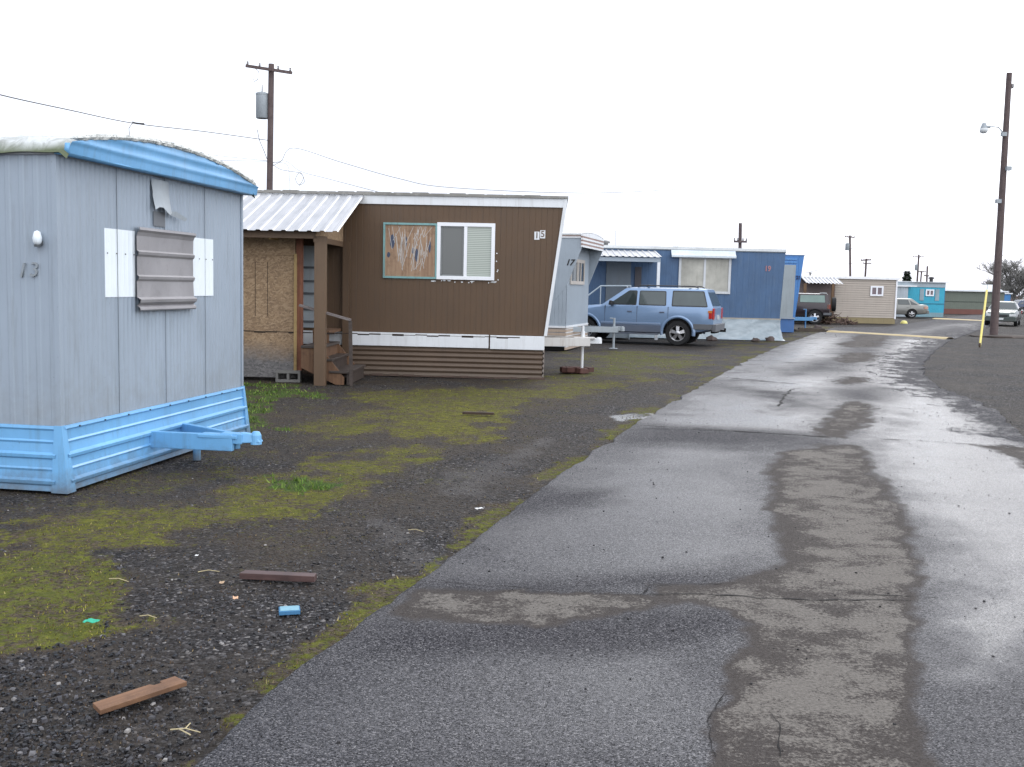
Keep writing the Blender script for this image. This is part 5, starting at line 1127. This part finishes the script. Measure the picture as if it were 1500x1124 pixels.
# blue wagon
PB = carpaint('blue_car_paint', (.185, .28, .43)); PB2 = carpaint('darker_rocker_paint', (.12, .15, .21))
g_ = G(992.5, 506.5)
ANG = math.atan2(math.sin(R(20)), -math.cos(R(20)))      # heading: away to the left and back
fx = Vector((math.cos(ANG), math.sin(ANG), 0)); fy = Vector((-math.sin(ANG), math.cos(ANG), 0)); HW = .89
g_ = G(992.5, 506.5) - fy*(HW - .12)
def swin(a, b, c, d, z0=1.165, z1=1.60): return [(a, z0), (b, z0), (c, z1), (d, z1)]
sp = dict(w=1.78, paint=PB, r=.37, wb=2.83, tw=.24, zbelt=1.14, zroof=1.70, wroof=1.38, sill=.42, gh=(2.40, 1.62, -.78, -1.02),
    body=[(3.62, .50, .84, .90, .72), (3.56, .44, .92, .98, .80), (3.36, .36, .98, 1.06, .87), (2.9, .33, 1.02, 1.12, .89), (2.35, .33, 1.10, 1.16, .89), (1.4, .33, 1.14, 1.15, .89), (.2, .33, 1.14, 1.15, .89), (-.6, .38, 1.14, 1.15, .885), (-.92, .44, 1.13, 1.14, .87), (-1.03, .52, 1.10, 1.12, .84)],
    side_win=[(swin(2.12, 1.27, 1.27, 1.52), AUTOGD, .025), (swin(1.20, .37, .40, 1.20), AUTOGL, .025), (swin(.21, -.86, -.72, .21, 1.155, 1.62), AUTOGL, .03)],
    rear_glass=AUTOGL, doors=(2.22, 1.235, .30), handles=(1.46, .48), mirror=1.96, hmat=PB2,
    side_parts=[(.52, 2.33, .60, .655, carpaint('light_moulding', (.24, .32, .46)), 'moulding'), (.56, 2.30, .30, .345, PB2, 'step_bar'), (.50, 2.33, .37, .585, PB2, 'rocker_panel'), (-1.0, -.46, .50, .66, plain('grey_plastic', (.11, .115, .125), .6), 'bumper_wing'), (-1.0, -.90, .82, 1.06, RED, 'tail_lamp')],
    ends=[('rear_bumper', -1.12, -1.0, -.86, .86, .44, .66, plain('grey_plastic', (.11, .115, .125), .6), False), ('front_bumper', 3.55, 3.74, -.84, .84, .42, .66, plain('grey_plastic', (.11, .115, .125), .6), False),
          ('tail_lamp', -1.05, -1.0, .66, .86, .80, 1.13, RED, True), ('number_plate', -1.06, -1.03, -.16, .16, .78, .93, CLR, False), ('headlight', 3.50, 3.63, .52, .80, .76, .90, CLR, True), ('grille', 3.58, 3.64, -.45, .45, .74, .90, TRIMB, False)])
SUV = vehicle('station_wagon', 'light blue four door wagon with black roof rack parked beside the dusty blue trailer', 'car', g_, ANG, sp)
for s_ in (-1, 1):
    m = MB()
    for x in (0, 2.83):
        vs = []
        a0 = [math.pi*q/20 for q in range(-1, 22)]
        for a in a0: vs += [(x + .435*math.cos(a), s_*(HW - .04), .38 + .435*math.sin(a)), (x + .435*math.cos(a), s_*(HW + .022), .38 + .435*math.sin(a)), (x + .50*math.cos(a), s_*(HW + .012), .38 + .50*math.sin(a)), (x + .53*math.cos(a), s_*(HW - .02), .38 + .53*math.sin(a))]
        fs = [(4*i + j, 4*i + j + 1, 4*i + 5 + j, 4*i + 4 + j) for i in range(len(a0) - 1) for j in range(3)]
        m2 = MB(); m2.add(vs, fs); m2.obj('arch_flare', PB, SUV, smooth=True)
    m = MB(); m.tube([(1.30, s_*.56, 1.71), (1.22, s_*.56, 1.755), (-.42, s_*.56, 1.755), (-.52, s_*.56, 1.71)], .017, 8); m.obj('roof_rail', TRIMB, SUV)
for x in (1.0, -.25): m = MB(); m.box(x - .03, x + .03, -.56, .56, 1.752, 1.775); m.obj('crossbar', TRIMB, SUV, bevel=.008)
for s_ in (-1, 1): m = MB(); m.box(-1.0, -.88, s_*HW*.97, s_*(HW + .018), .99, 1.06); m.obj('indicator_lens', AMB, SUV)
m = MB(); m.box(-1.02, -.9, -.4, .4, .38, .45); m.box(-1.28, -1.0, -.03, .03, .42, .48); m.lathe([(0, .06), (.028, .05), (.028, .0)], 10, 'z', (-1.26, 0, .48)); m.obj('tow_bar', DARK, SUV)
# dark two door off-roader
DKP = carpaint('maroon_black_paint', (.018, .010, .013)); GL2 = glassmat('green_tint_glass', (.12, .19, .165), .08)
g_ = G(1193, 475.3); A2 = math.pi - R(16); fy = Vector((-math.sin(A2), math.cos(A2), 0))
sp = dict(w=1.75, paint=DKP, r=.37, wb=2.4, tw=.25, zbelt=1.10, zroof=1.62, wroof=1.40, sill=.46, gh=(1.98, 1.35, -.62, -.72), zt=0,
    body=[(3.1, .52, .92, .97, .78), (3.02, .42, .97, 1.03, .85), (2.5, .38, 1.02, 1.08, .87), (1.9, .38, 1.08, 1.11, .87), (0, .38, 1.10, 1.11, .87), (-.6, .42, 1.10, 1.11, .87), (-.72, .5, 1.09, 1.10, .86)],
    side_win=[(swin(1.72, .92, .92, 1.30, 1.13, 1.53), AUTOGD, .02), (swin(.80, -.50, -.46, .80, 1.13, 1.54), GL2, .02)], doors=(1.95, .86), handles=(1.05,), mirror=1.55,
    side_parts=[(-.72, -.60, .82, 1.05, plain('brown_lens', (.16, .06, .04), .3), 'tail_lamp'), (-.78, -.42, .5, .62, plain('grey_plastic', (.11, .115, .125), .6), 'bumper_wing')],
    ends=[('rear_bumper', -.86, -.70, -.84, .84, .46, .62, TRIMB, False), ('front_bumper', 3.08, 3.22, -.8, .8, .45, .62, TRIMB, False), ('tail_lamp', -.75, -.70, .68, .84, .82, 1.05, RED, True)])
T2 = vehicle('off_roader', 'black and maroon two door off-roader with a spare wheel behind the blue hitch', 'car', g_ - fy*.74, A2, sp)
m = MB(); m.lathe([(.0, -.10), (.30, -.12), (.37, -.09), (.37, .09), (.30, .11), (0, .11)], 28, 'x', (-.93, 0.1, 1.06)); m.obj('spare_wheel', RUB, T2, autosm=40)
for s_ in (-.5, .5): m = MB(); m.box(-.55, -.2, s_ - .12, s_ + .12, 1.625, 1.66); m.obj('roof_pad', CLR, T2)
# silver sedan, tail towards the road
def sedan(nm, label, g, a, paintm, y_near=.70, taill=RED):
    fy = Vector((-math.sin(a), math.cos(a), 0))
    sp = dict(w=1.74, paint=paintm, r=.31, wb=2.65, tw=.2, zbelt=.93, zroof=1.40, wroof=1.16, sill=.3, gh=(2.12, 1.38, -.02, -.62),
        body=[(3.55, .38, .60, .66, .66), (3.46, .28, .68, .74, .78), (3.1, .24, .76, .84, .85), (2.2, .24, .88, .94, .87), (1.2, .24, .93, .94, .87), (0, .24, .94, .95, .87), (-.6, .28, .94, .98, .86), (-.95, .32, .90, .97, .82), (-1.06, .42, .82, .90, .74)],
        side_win=[([(1.85, .955), (1.05, .955), (1.05, 1.30), (1.32, 1.30)], AUTOGD, .02), ([(.98, .955), (.15, .955), (.28, 1.30), (.98, 1.30)], AUTOGD, .02), ([(.08, .955), (-.38, .96), (.10, 1.22), (.16, 1.28)], AUTOGD, .015)],
        doors=(1.95, 1.01, .12), handles=(1.2, .3), mirror=1.62, hmat=paintm,
        side_parts=[(-.98, -.80, .68, .84, taill, 'tail_lamp')],
        ends=[('tail_lamp', -1.07, -1.0, .42, .76, .68, .86, taill, True), ('rear_bumper', -1.15, -1.0, -.80, .80, .34, .58, paintm, False), ('number_plate', -1.17, -1.15, -.16, .16, .62, .74, CLR, False),
              ('headlight', 3.42, 3.56, .44, .76, .55, .68, CLR, True), ('front_bumper', 3.48, 3.62, -.80, .80, .28, .50, paintm, False), ('grille', 3.52, 3.58, -.36, .36, .52, .64, TRIMB, False), ('number_plate', 3.62, 3.64, -.16, .16, .34, .46, CLR, False)])
    return vehicle(nm, label, 'car', g - fy*y_near, a, sp)
g_ = G(1335, 466.3); sedan('sedan', 'silver grey sedan with its pale tail poking out past the beige trailer', g_, math.pi - R(14), carpaint('silver_paint', (.20, .20, .185)), taill=plain('pale_lens', (.55, .30, .22), .3))
g_ = G(1465, 477.5); a_ = R(-119); fx_ = Vector((math.cos(a_), math.sin(a_), 0)); o_ = Vector((g_.x, g_.y, 0)) - fx_*3.4
sedan('sedan', 'dark green-grey sedan facing the camera behind the leaning utility pole', o_, a_, carpaint('green_grey_paint', (.05, .07, .065)), 0)
g_ = G(1447, 460); a_ = math.pi + R(10)
sedan('sedan', 'white car between the yellow guy guard and the leaning pole, far off', Vector((g_.x + 1.2, g_.y + 1, 0)), a_, carpaint('white_car_paint', (.6, .61, .62)), 0)
g_ = G(1499, 459.5); a_ = R(5)
sedan('sedan', 'dark navy car cut off by the right edge of the frame', Vector((g_.x - .2, g_.y + .8, 0)), a_, carpaint('navy_car_paint', (.02, .035, .08)), 0)

# ------------------------------------------------------------------ poles, wires, trees, litter
POLEM = woodmat('creosote_pole', (.065, .045, .045), (.13, .095, .088), (8, 8, .5), .8); STEEL = plain('galvanised', (.30, .33, .35), .5, .3)
WIRE = plain('wire', (.05, .05, .055), .6); INS = plain('insulator', (.25, .24, .24), .3)
def pole_line(pxt, pyt, pxb, pyb, Y):
    "axis of a pole standing at depth Y through two photo points, down to the ground"
    a, b = P(pxt, pyt, Y), P(pxb, pyb, Y); t_ = a.z/(a.z - b.z); return a, a + (b - a)*t_
def upole(label, pts, Y, r0, r1, arms=(), trans=None, group='utility poles', n=12):
    top, base = pole_line(*pts, Y); T = thing('utility_pole', label, 'utility pole', base, 0, group)
    m = MB(); m.tube([(0, 0, -.3), *[((top - base)*q) for q in (0.001, .3, .6, 1)]], r0, n, 0, r1); m.obj('pole', POLEM, T, autosm=40)
    for (ax, ay, bx_, by, th) in arms:
        a, b = P(ax, ay, Y - r0 - .06) - base, P(bx_, by, Y - r0 - .06) - base; m = MB(); m.bar(a, b, th*.8, th); ar = m.obj('crossarm', POLEM, T)
        for q in (.04, .30, .70, .96):
            c = a + (b - a)*q; m = MB(); m.lathe([(.02, 0), (.045, .03), (.03, .07), (.045, .10), (.0, .13)], 8, 'z', (c.x, c.y, c.z + th/2)); m.obj('insulator', INS, ar)
    if trans:
        px0, px1, py0, py1 = trans; a, b = P(px0, py0, Y) - base, P(px1, py1, Y) - base; r = abs(b.x - a.x)/2; h = a.z - b.z; cx = (a.x + b.x)/2
        m = MB(); m.lathe([(0, 0), (r*.92, 0), (r, .03), (r, h*.93), (r*1.04, h*.94), (r*1.04, h), (r*.6, h + .05), (0, h + .06)], 24, 'z', (cx, 0, b.z)); tr = m.obj('transformer', STEEL, T, autosm=40)
        m = MB(); m.tube([(cx, 0, b.z + h), (cx, 0, b.z + h + .32)], .03, 8, 0, .015); m.obj('bushing', INS, tr)
        m = MB(); m.bar((cx, 0, b.z + h*.25), (cx + (1 if cx < 0 else -1)*(abs(cx)), 0, b.z + h*.25), .08, .06); m.bar((cx, 0, b.z + h*.8), (0, 0, b.z + h*.8), .08, .06); m.obj('bracket', STEEL, tr)
    return T, top, base
T, topL, baseL = upole('weathered pole with tilted crossarm and grey transformer behind the brown trailer', (397.5, 94, 395, 279), 38, .14, .105, [(360, 96.5, 428, 107, .10)], (375, 393, 137, 174))
m = MB(); a = P(372, 99, 38) - baseL; m.tube([a, a + Vector((.16, 0, -.12)), a + Vector((.14, 0, -.42)), a + Vector((.02, 0, -.5)), a + Vector((-.02, 0, -.42))], .012, 6); m.obj('jumper', WIRE, T)
T, topR, baseR = upole('tall leaning bare pole with a street lamp standing by the road', (1478.5, 107, 1455.5, 493), 42.8, .185, .11, (), n=16)
# lamp on the leaning pole
a = P(1471, 200, 42.8) - baseR; b = P(1447, 186, 42.8) - baseR
T2 = T; m = MB(); m.tube([a, a + Vector((-.12, -.02, .20)), a*.6 + b*.4 + Vector((0, 0, .22)), a*.25 + b*.75 + Vector((0, 0, .10)), b], .028, 8); la = m.obj('lamp_arm', STEEL, T)
m = MB(); hx = b + Vector((-.16, 0, 0)); m.lathe([(0, .16), (.07, .15), (.11, .04), (.13, -.02), (0, -.02)], 14, 'z', hx); m.lathe([(.14, -.02), (.15, -.05), (.14, -.06)], 14, 'z', hx); m.tube([hx, b + Vector((.1, 0, 0))], .05, 8); m.obj('lamp_head', STEEL, la, autosm=40)
m = MB(); m.lathe([(.14, -.05), (.17, -.12), (.15, -.22), (.07, -.27), (0, -.28)], 14, 'z', hx); m.obj('lamp_lens', plain('lamp_lens', (.6, .62, .62), .25), la, smooth=True)
m = MB(); c = topR - baseR; m.lathe([(.02, -.02), (.06, .03), (.06, .15), (.02, .18)], 8, 'z', c + Vector((.17, 0, -.6))); m.box(c.x - .02, c.x + .16, -.02, .02, c.z - .62, c.z - .58); m.obj('insulator', INS, T)
for (px_, py_) in ((1470, 197), (1477, 247), (1462, 295)):
    q = P(px_, py_, 42.6) - baseR; m = MB(); m.box(q.x - .10, q.x + .10, q.y - .10, q.y + .06, q.z - .08, q.z + .08); m.obj('bracket', STEEL, T)
# guy wire with yellow guard
A_ = G(1435, 509); B_ = P(1462, 295, 42.8); T = thing('guy_wire', 'slanted guy wire with a yellow plastic guard in front of the leaning pole', 'guy wire', A_)
d = B_ - A_; m = MB(); m.tube([(0, 0, -.1), d], .006, 6); m.obj('cable', WIRE, T)
tq = .0
for q in range(200):
    tt = q/200; w_ = A_ + d*tt; v_ = ROT.transposed() @ (w_ - Vector((0, 0, CAM_H)))
    if 562 - FPX*v_.y/(-v_.z) < 426: tq = tt; break
m = MB(); m.tube([d*.005, d*tq], .036, 12); m.obj('guard', paint('yellow_guard', (.62, .52, .12), .5, .1, (.3, .25, .1), .3), T)
m = MB(); m.lathe([(.0, .10), (.03, .09), (.035, .0), (.02, -.05)], 10, 'z', (0, 0, .05)); m.obj('anchor_eye', RUST, T)
FP = 'distant utility poles past the beige trailer'
upole('distant pole with a single crossarm and grey transformer behind the beige trailer', (1245, 345, 1245.5, 403), 95, .13, .10, [(1237.5, 347, 1252, 348, .10)], (1238.5, 1244, 357, 367), FP, 8)
upole('short distant pole with two crossarms above the beige roof', (1269, 379, 1267.5, 405), 125, .14, .12, [(1261, 381.5, 1276, 380.8, .16), (1264.5, 386, 1276.5, 386, .12)], None, FP, 8)
upole('tall distant pole with thin crossarm and small transformer right of the conifer', (1346, 373, 1343.5, 413), 130, .15, .11, [(1337, 376.5, 1353, 376.5, .10)], (1340.5, 1344, 388, 396), FP, 8)
upole('smallest distant pole with one crossarm between two taller ones', (1350, 397, 1348.5, 414), 160, .12, .12, [(1344.5, 398, 1356, 398.5, .14)], None, FP, 8)
upole('distant pole with a low crossarm, rightmost of the far cluster', (1358.5, 390, 1357.5, 414), 140, .14, .12, [(1353.5, 404, 1361, 404.5, .14)], None, FP, 8)
TA, topA, baseA = upole('short dark pole with a low crossarm behind the dusty blue roof', (1084.5, 327, 1084, 362), 48, .085, .08, [(1075, 354, 1094, 354.5, .09)], None, None, 8)

def cable(label, pts, r=.008, name='overhead_wire', group='overhead wires', sub=6, mat=WIRE):
    Q = []; pts = [Vector(p) for p in pts]
    for i in range(len(pts) - 1):
        p0, p1, p2, p3 = pts[max(i - 1, 0)], pts[i], pts[i + 1], pts[min(i + 2, len(pts) - 1)]
        for k in range(sub):
            t_ = k/sub; Q.append(0.5*((2*p1) + (p2 - p0)*t_ + (2*p0 - 5*p1 + 4*p2 - p3)*t_*t_ + (3*p1 - p0 - 3*p2 + p3)*t_**3))
    Q.append(pts[-1]); m = MB(); m.tube(Q, r, 5); o = m.obj(name, mat); tag(o, label, 'wire', group); return o
cable('thick wire sloping from the left frame edge down to the transformer pole', [P(-90, 112, 17), P(0, 139, 20.5), P(100, 161, 25), P(197, 181, 30), P(300, 193, 34), P(394, 206, 38)], .013)
m = MB(); c = P(200, 181, 30); m.tube([c + Vector((-.12, 0, .03)), c, c + Vector((.22, 0, -.01))], .028, 6); m.tube([c + Vector((-.12, 0, .0)), c + Vector((-.22, 0, -.14)), c + Vector((-.21, 0, -.33))], .010, 5); o = m.obj('wire_splice', WIRE); tag(o, 'dark splice with a dangling tail on the thick wire above the grey trailer', 'splice')
cable('upper of two thin wires meeting the transformer pole from the left', [P(150, 205, 30), P(300, 226, 35), P(394, 236, 38)], .006)
cable('lower of two thin wires meeting the transformer pole from the left', [P(150, 222, 30), P(300, 234, 35), P(394, 236.5, 38)], .007)
cable('slack jumper hanging beside the transformer pole below its tank', [P(377, 190, 38), P(380, 205, 38), P(387, 222, 38), P(391, 233, 38)], .012)
cable('long thin wire sagging from the transformer pole over the roofs to the leaning pole', [P(397, 244, 38), P(412, 236, 38), P(430, 217, 37.8), P(500, 238, 37), P(585, 262, 36), P(660, 275, 36), P(850, 283, 38), P(1000, 277, 39), P(1150, 266, 40.5), P(1340, 252, 42), P(1466, 237, 42.8)], .009)
cable('service drop looping from the transformer pole down behind the brown roof', [P(397, 240, 38), P(418, 236, 37), P(440, 251, 34), P(480, 262, 30), P(560, 283, 24), P(585, 290, 21)], .006)
cable('loose coil of wire hanging right of the transformer pole', [P(398, 240, 38), P(410, 248, 38), P(424, 251, 38), P(440, 254, 38), P(444, 262, 38), P(438, 271, 38), P(433, 262, 38), P(440, 253, 38), P(446, 266, 38), P(438, 272, 38)], .008)
cable('thin wire dropping from the transformer pole to the porch roof', [P(398, 238, 38), P(420, 241, 38), P(424, 262, 36), P(425, 290, 34)], .006)
cable('wire running down out of the frame from the leaning pole', [P(1477, 249, 42.8), P(1500, 306, 38), P(1530, 360, 33)], .008)
cable('thin wire from the short dark pole towards the bright blue trailer', [P(1085, 330, 48), P(1115, 347, 46), P(1148, 364, 43)], .006)
cable('faint wire strung between the far poles over the beige roof', [P(1180, 400, 70), P(1215, 392, 85), P(1245, 386, 95), P(1270, 393, 110), P(1300, 401, 120), P(1345, 396, 130)], .015)
# roof aerials
for i, (px_, py0, py1, Y, lb) in enumerate(((902, 338, 357, 36.5, 'thin whip aerial on the dusty blue roof near the porch'),)):
    a, b = P(px_, py0, Y), P(px_, py1 + 3, Y); m = MB(); m.tube([b, a], .008, 5); o = m.obj('roof_aerial', STEEL); tag(o, lb, 'aerial')

# bare trees
BARK = woodmat('bare_bark', (.13, .125, .115), (.28, .27, .25), (6, 6, 1)); 
def bare_tree(loc, H, spread, seed, label, twig=.02):
    random.seed(seed); T = thing('bare_tree', label, 'tree', loc, 0, 'bare trees on the horizon'); tr = MB(); cr_ = MB()
    def grow(p, d, L, r, lev):
        m = tr if lev < 2 else cr_; q = [p]; dd = d.copy()
        for k in range(3): dd = (dd + Vector((random.gauss(0, .14), random.gauss(0, .14), .05 + random.gauss(0, .08)))).normalized(); q.append(q[-1] + dd*L/3)
        m.tube(q, r, 5 if lev < 2 else 3, 0, r*.6, cap=False)
        if lev >= 5: return
        for k in range(5 if lev else 6):
            base = q[min(3, 1 + k % 3)]; a = random.random()*6.283; s_ = spread*(.8 + .4*random.random())
            nd_ = (dd + Vector((math.cos(a)*s_, math.sin(a)*s_, random.uniform(-.1, .5)))).normalized(); grow(base, nd_, L*random.uniform(.58, .8), max(twig, r*.55), lev + 1)
    grow(Vector((0, 0, -.1)), Vector((.03, 0, 1)), H*.30, H*.030, 0); tr.obj('trunk', BARK, T); cr_.obj('crown', BARK, T); return T
g_ = P(1489, 436, 130); bare_tree((g_.x, 130, 0), 10.2, 1.0, 5, 'large bare branching tree at the right edge behind the sedan', .012)
g_ = P(1449, 436, 160); bare_tree((g_.x, 160, 0), 6.6, .8, 9, 'smaller bare tree half hidden by the leaning pole', .03)
g_ = P(1298, 432, 210); bare_tree((g_.x, 210, 0), 5.6, 1.0, 12, 'faint bare tree top just above the beige trailer roof', .035)
g_ = P(1463, 436, 190); bare_tree((g_.x, 190, 0), 6.4, 1.0, 14, 'low bare tree behind the deep blue trailer and the pole', .035)
# conifer
random.seed(21); g_ = P(1327, 432, 135); T = thing('conifer_tree', 'dark conifer rising between the beige and turquoise trailers', 'tree', (g_.x, 135, 0))
m = MB(); m.tube([(0, 0, -.1), (0, 0, 4.6)], .16, 6, 0, .03); m.obj('trunk', BARK, T)
m = MB()
for k in range(3400):
    z_ = random.uniform(.5, 4.7)*(1); rr = (1.0 - (z_/4.95))*1.6*(.55 + .5*math.sin(z_*5.2)**2) + .1; a_ = random.random()*6.283; q_ = rr*math.sqrt(random.random())*(1.15 if random.random() < .1 else 1)
    c = Vector((math.cos(a_)*q_, math.sin(a_)*q_, z_ - q_*.15)); s_ = .13 + .09*random.random(); u = Vector((math.cos(a_), math.sin(a_), random.uniform(-.3, .6)))*s_; v_ = Vector((random.gauss(0, 1), random.gauss(0, 1), random.gauss(0, 1))).normalized()*s_*.35
    m.add([c - v_, c + v_, c + u*1.6], [(0, 1, 2)])
m.obj('crown', island_mat('conifer_needles', [(0, (.012, .022, .014)), (1, (.045, .065, .035))], .8), T)

# yellow speed humps painted across the road
YL = paint('faded_yellow', (.44, .345, .18), .7, .2, (.2, .16, .1), .5, streak=False)
def hump(pa, pb, wd, label):
    a, b = G(*pa), G(*pb); d = (b - a); L_ = d.length; T = MB(); K = 40; prf = [(-wd/2, .0), (-wd/2*.8, .035), (-wd*.2, .07), (wd*.2, .07), (wd/2*.8, .035), (wd/2, 0)]
    vs = []; fs = []
    for i in range(K + 1):
        for q, h in prf: vs.append((L_*i/K, q + .02*math.sin(i*.9), h + .012 + .006*mnoise.noise(Vector((i*.5, q, 0)))))
    for i in range(K):
        for j in range(5): fs.append((i*6 + j, i*6 + j + 1, i*6 + j + 7, i*6 + j + 6))
    T.add(vs, fs); o = T.obj('speed_hump', YL, None, smooth=True); o.location = a; o.rotation_euler = (0, 0, math.atan2(d.y, d.x)); tag(o, label, 'speed hump', 'yellow speed humps'); return o
hump((1216, 487), (1392, 497.5), .55, 'nearer faded yellow speed hump crossing the road before the pole')
hump((1372, 467.6), (1450, 471.5), .9, 'farther yellow speed hump near the turquoise and green trailers')

# litter on the lot
def plank(pa, pb, wd, th, mat, name, label, cat, z=0.0, notch=False):
    a, b = G(*pa), G(*pb); d = b - a; L_ = d.length; m = MB()
    K = 10
    for i in range(1):
        m.prism([(0, -wd/2), (L_*.86, -wd/2), (L_*.87, -wd/2), (L_, -wd/2 + .0), (L_ - .006, wd/2), (L_*.80, wd/2)] + ([(L_*.79, wd/2 - .02), (L_*.70, wd/2 - .018), (L_*.68, wd/2)] if notch else []) + [(0.012, wd/2)], 'z', 0, th)
    o = m.obj(name, mat, None, bevel=.002); o.location = (a.x, a.y, z - .006); o.rotation_euler = (R(2), R(-1), math.atan2(d.y, d.x)); tag(o, label, cat); return o
plank((139, 1043), (266, 1003), .08, .020, woodmat('reddish_plank', (.105, .050, .026), (.22, .115, .06), (1, 14, 14), .7), 'wooden_board', 'reddish brown notched board lying on gravel nearest the camera', 'board', .006, True)
plank((354, 846), (463, 853), .062, .035, woodmat('dark_plank', (.05, .028, .028), (.11, .062, .055), (1, 14, 14), .5), 'wooden_board', 'dark purplish wet board lying on gravel beyond the blue sponge', 'board', .006)
plank((678, 607), (724, 609), .05, .03, woodmat('black_plank', (.03, .018, .012), (.07, .04, .025), (1, 14, 14), .6), 'wooden_board', 'short dark stick on bright moss before the brown trailer', 'board', .01)
# blue sponge block
g_ = G(424, 897); m = MB(); m.box(-.052, .052, -.036, .036, 0, .020); T = m.obj('sponge_block', paint('blue_foam', (.055, .19, .36), .8, .3, (.03, .08, .15), .4), None, bevel=.002); T.location = (g_.x, g_.y, -.001); T.rotation_euler = (R(3), 0, R(14))
tag(T, 'worn blue foam block lying on the gravel near the road edge', 'block')
m = MB(); m.box(-.046, .047, -.030, .031, .019, .0235); m.obj('top_layer', paint('pale_blue_foam', (.22, .42, .52), .8, .4, (.1, .2, .25), .7), T, bevel=.003)
def scrap(px_, py_, s_, mat, name, label, cat, seed):
    random.seed(seed); g = G(px_, py_); m = MB(); n = 7; vs = []; fs = []
    for i in range(n):
        for j in range(n):
            u, v_ = (i/(n - 1) - .5)*2, (j/(n - 1) - .5)*2
            vs.append((u*s_*(1 + .3*mnoise.noise(Vector((u, v_, seed)))), v_*s_*.6*(1 + .3*mnoise.noise(Vector((v_, u, seed + 5)))), .012 + s_*.35*(.5 + mnoise.noise(Vector((u*1.8, v_*1.8, seed))))))
    for i in range(n - 1):
        for j in range(n - 1): fs.append((i*n + j, i*n + j + 1, (i + 1)*n + j + 1, (i + 1)*n + j))
    m.add(vs, fs); o = m.obj(name, mat); o.location = (g.x, g.y, 0.0); o.rotation_euler = (0, 0, seed); tag(o, label, cat); return o
scrap(134, 915, .035, plain('green_plastic', (.02, .38, .24), .4), 'plastic_scrap', 'crumpled bright green plastic scrap on the moss', 'litter', 3)
scrap(345, 880, .022, plain('orange_paper', (.62, .38, .24), .8), 'paper_scrap', 'small orange paper scrap left of the blue foam block', 'litter', 5)
scrap(325, 857, .022, plain('tan_paper', (.40, .28, .18), .8), 'leaf_scrap', 'tan dry leaf scrap left of the dark purplish board', 'litter', 8)
scrap(288, 817, .014, plain('white_paper', (.7, .7, .7), .8), 'paper_scrap', 'tiny white scrap on gravel above the dark purplish board', 'litter', 11)
scrap(702, 748, .03, plain('white_paper', (.7, .7, .7), .8), 'paper_scrap', 'white crumpled scrap on the gravel near the road edge', 'litter', 13)
random.seed(4)
for i, (px_, py_, L_, lb) in enumerate(((250, 1072, .12, 'forked pale twig on the gravel near the reddish board'), (160, 850, .14, 'pale dry stalk lying on the left moss patch'), (290, 840, .12, 'dry straw left of the dark purplish board'), (205, 905, .10, 'short straw near the green plastic scrap'), (598, 778, .12, 'bent pale straw on the gravel by the road'))):
    g = G(px_, py_); a_ = random.uniform(-.6, 1.0); d = Vector((math.cos(a_), math.sin(a_), 0)); m = MB(); m.tube([(0, 0, .008), d*L_*.5 + Vector((0, 0, .02)), d*L_ + Vector((0, 0, .012))], .0032, 5, 0, .0018)
    if i == 0: m.tube([d*L_*.5 + Vector((0, 0, .02)), d*L_*.7 + Vector((-.02, .05, .02))], .0025, 5); m.tube([d*L_*.3 + Vector((0, 0, .014)), d*L_*.6 + Vector((.02, -.04, .015))], .0025, 5)
    o = m.obj('twig', plain('straw', (.45, .38, .22), .8)); o.location = (g.x, g.y, 0); tag(o, lb, 'twig')
# yellow tub beside the beige trailer, brush heap, heap by the pole
g_ = G(1324, 474); m = MB(); m.lathe([(.0, .17), (.08, .165), (.15, .13), (.19, .06), (.21, 0)], 16, 'z'); o = m.obj('yellow_dome', paint('yellow_plastic', (.72, .66, .22), .5), None, smooth=True); o.location = (g_.x, g_.y, 0); tag(o, 'pale yellow dome shaped marker on the ground at the beige trailer corner', 'marker')
random.seed(8)
g_ = G(1214, 475); m = MB()
for k in range(110):
    a_ = random.random()*6.283; r_ = random.random()**.7; c = Vector((math.cos(a_)*r_*1.5, math.sin(a_)*r_*.6, .05 + .6*(1 - r_)*random.random())); d = Vector((random.gauss(0, 1), random.gauss(0, 1), random.gauss(0, .4))).normalized()*random.uniform(.15, .5)
    m.tube([c - d, c + d*.2, c + d + Vector((0, 0, .05))], random.uniform(.015, .05), 5, 0, .01)
o = m.obj('brush_heap', woodmat('brush_wood', (.05, .03, .024), (.16, .10, .075))); o.location = (g_.x, g_.y, 0); tag(o, 'heap of brown brushwood and scrap between the off-roader and beige trailer', 'brush heap')
rocklump('earth_mound', (baseR.x + .3, baseR.y - .3, -.03), (1.7, .8, .09), paint('mound_earth', (.055, .042, .034), .95, .4, streak=False), 'low mound of brown earth at the foot of the leaning pole', 'mound', None, 3)
g_ = G(1198, 483); rocklump('rock', (g_.x, g_.y, 0), (.22, .14, .16), ROCKM, 'single dark lump at the left end of the nearer speed hump', 'rock', None, 9)
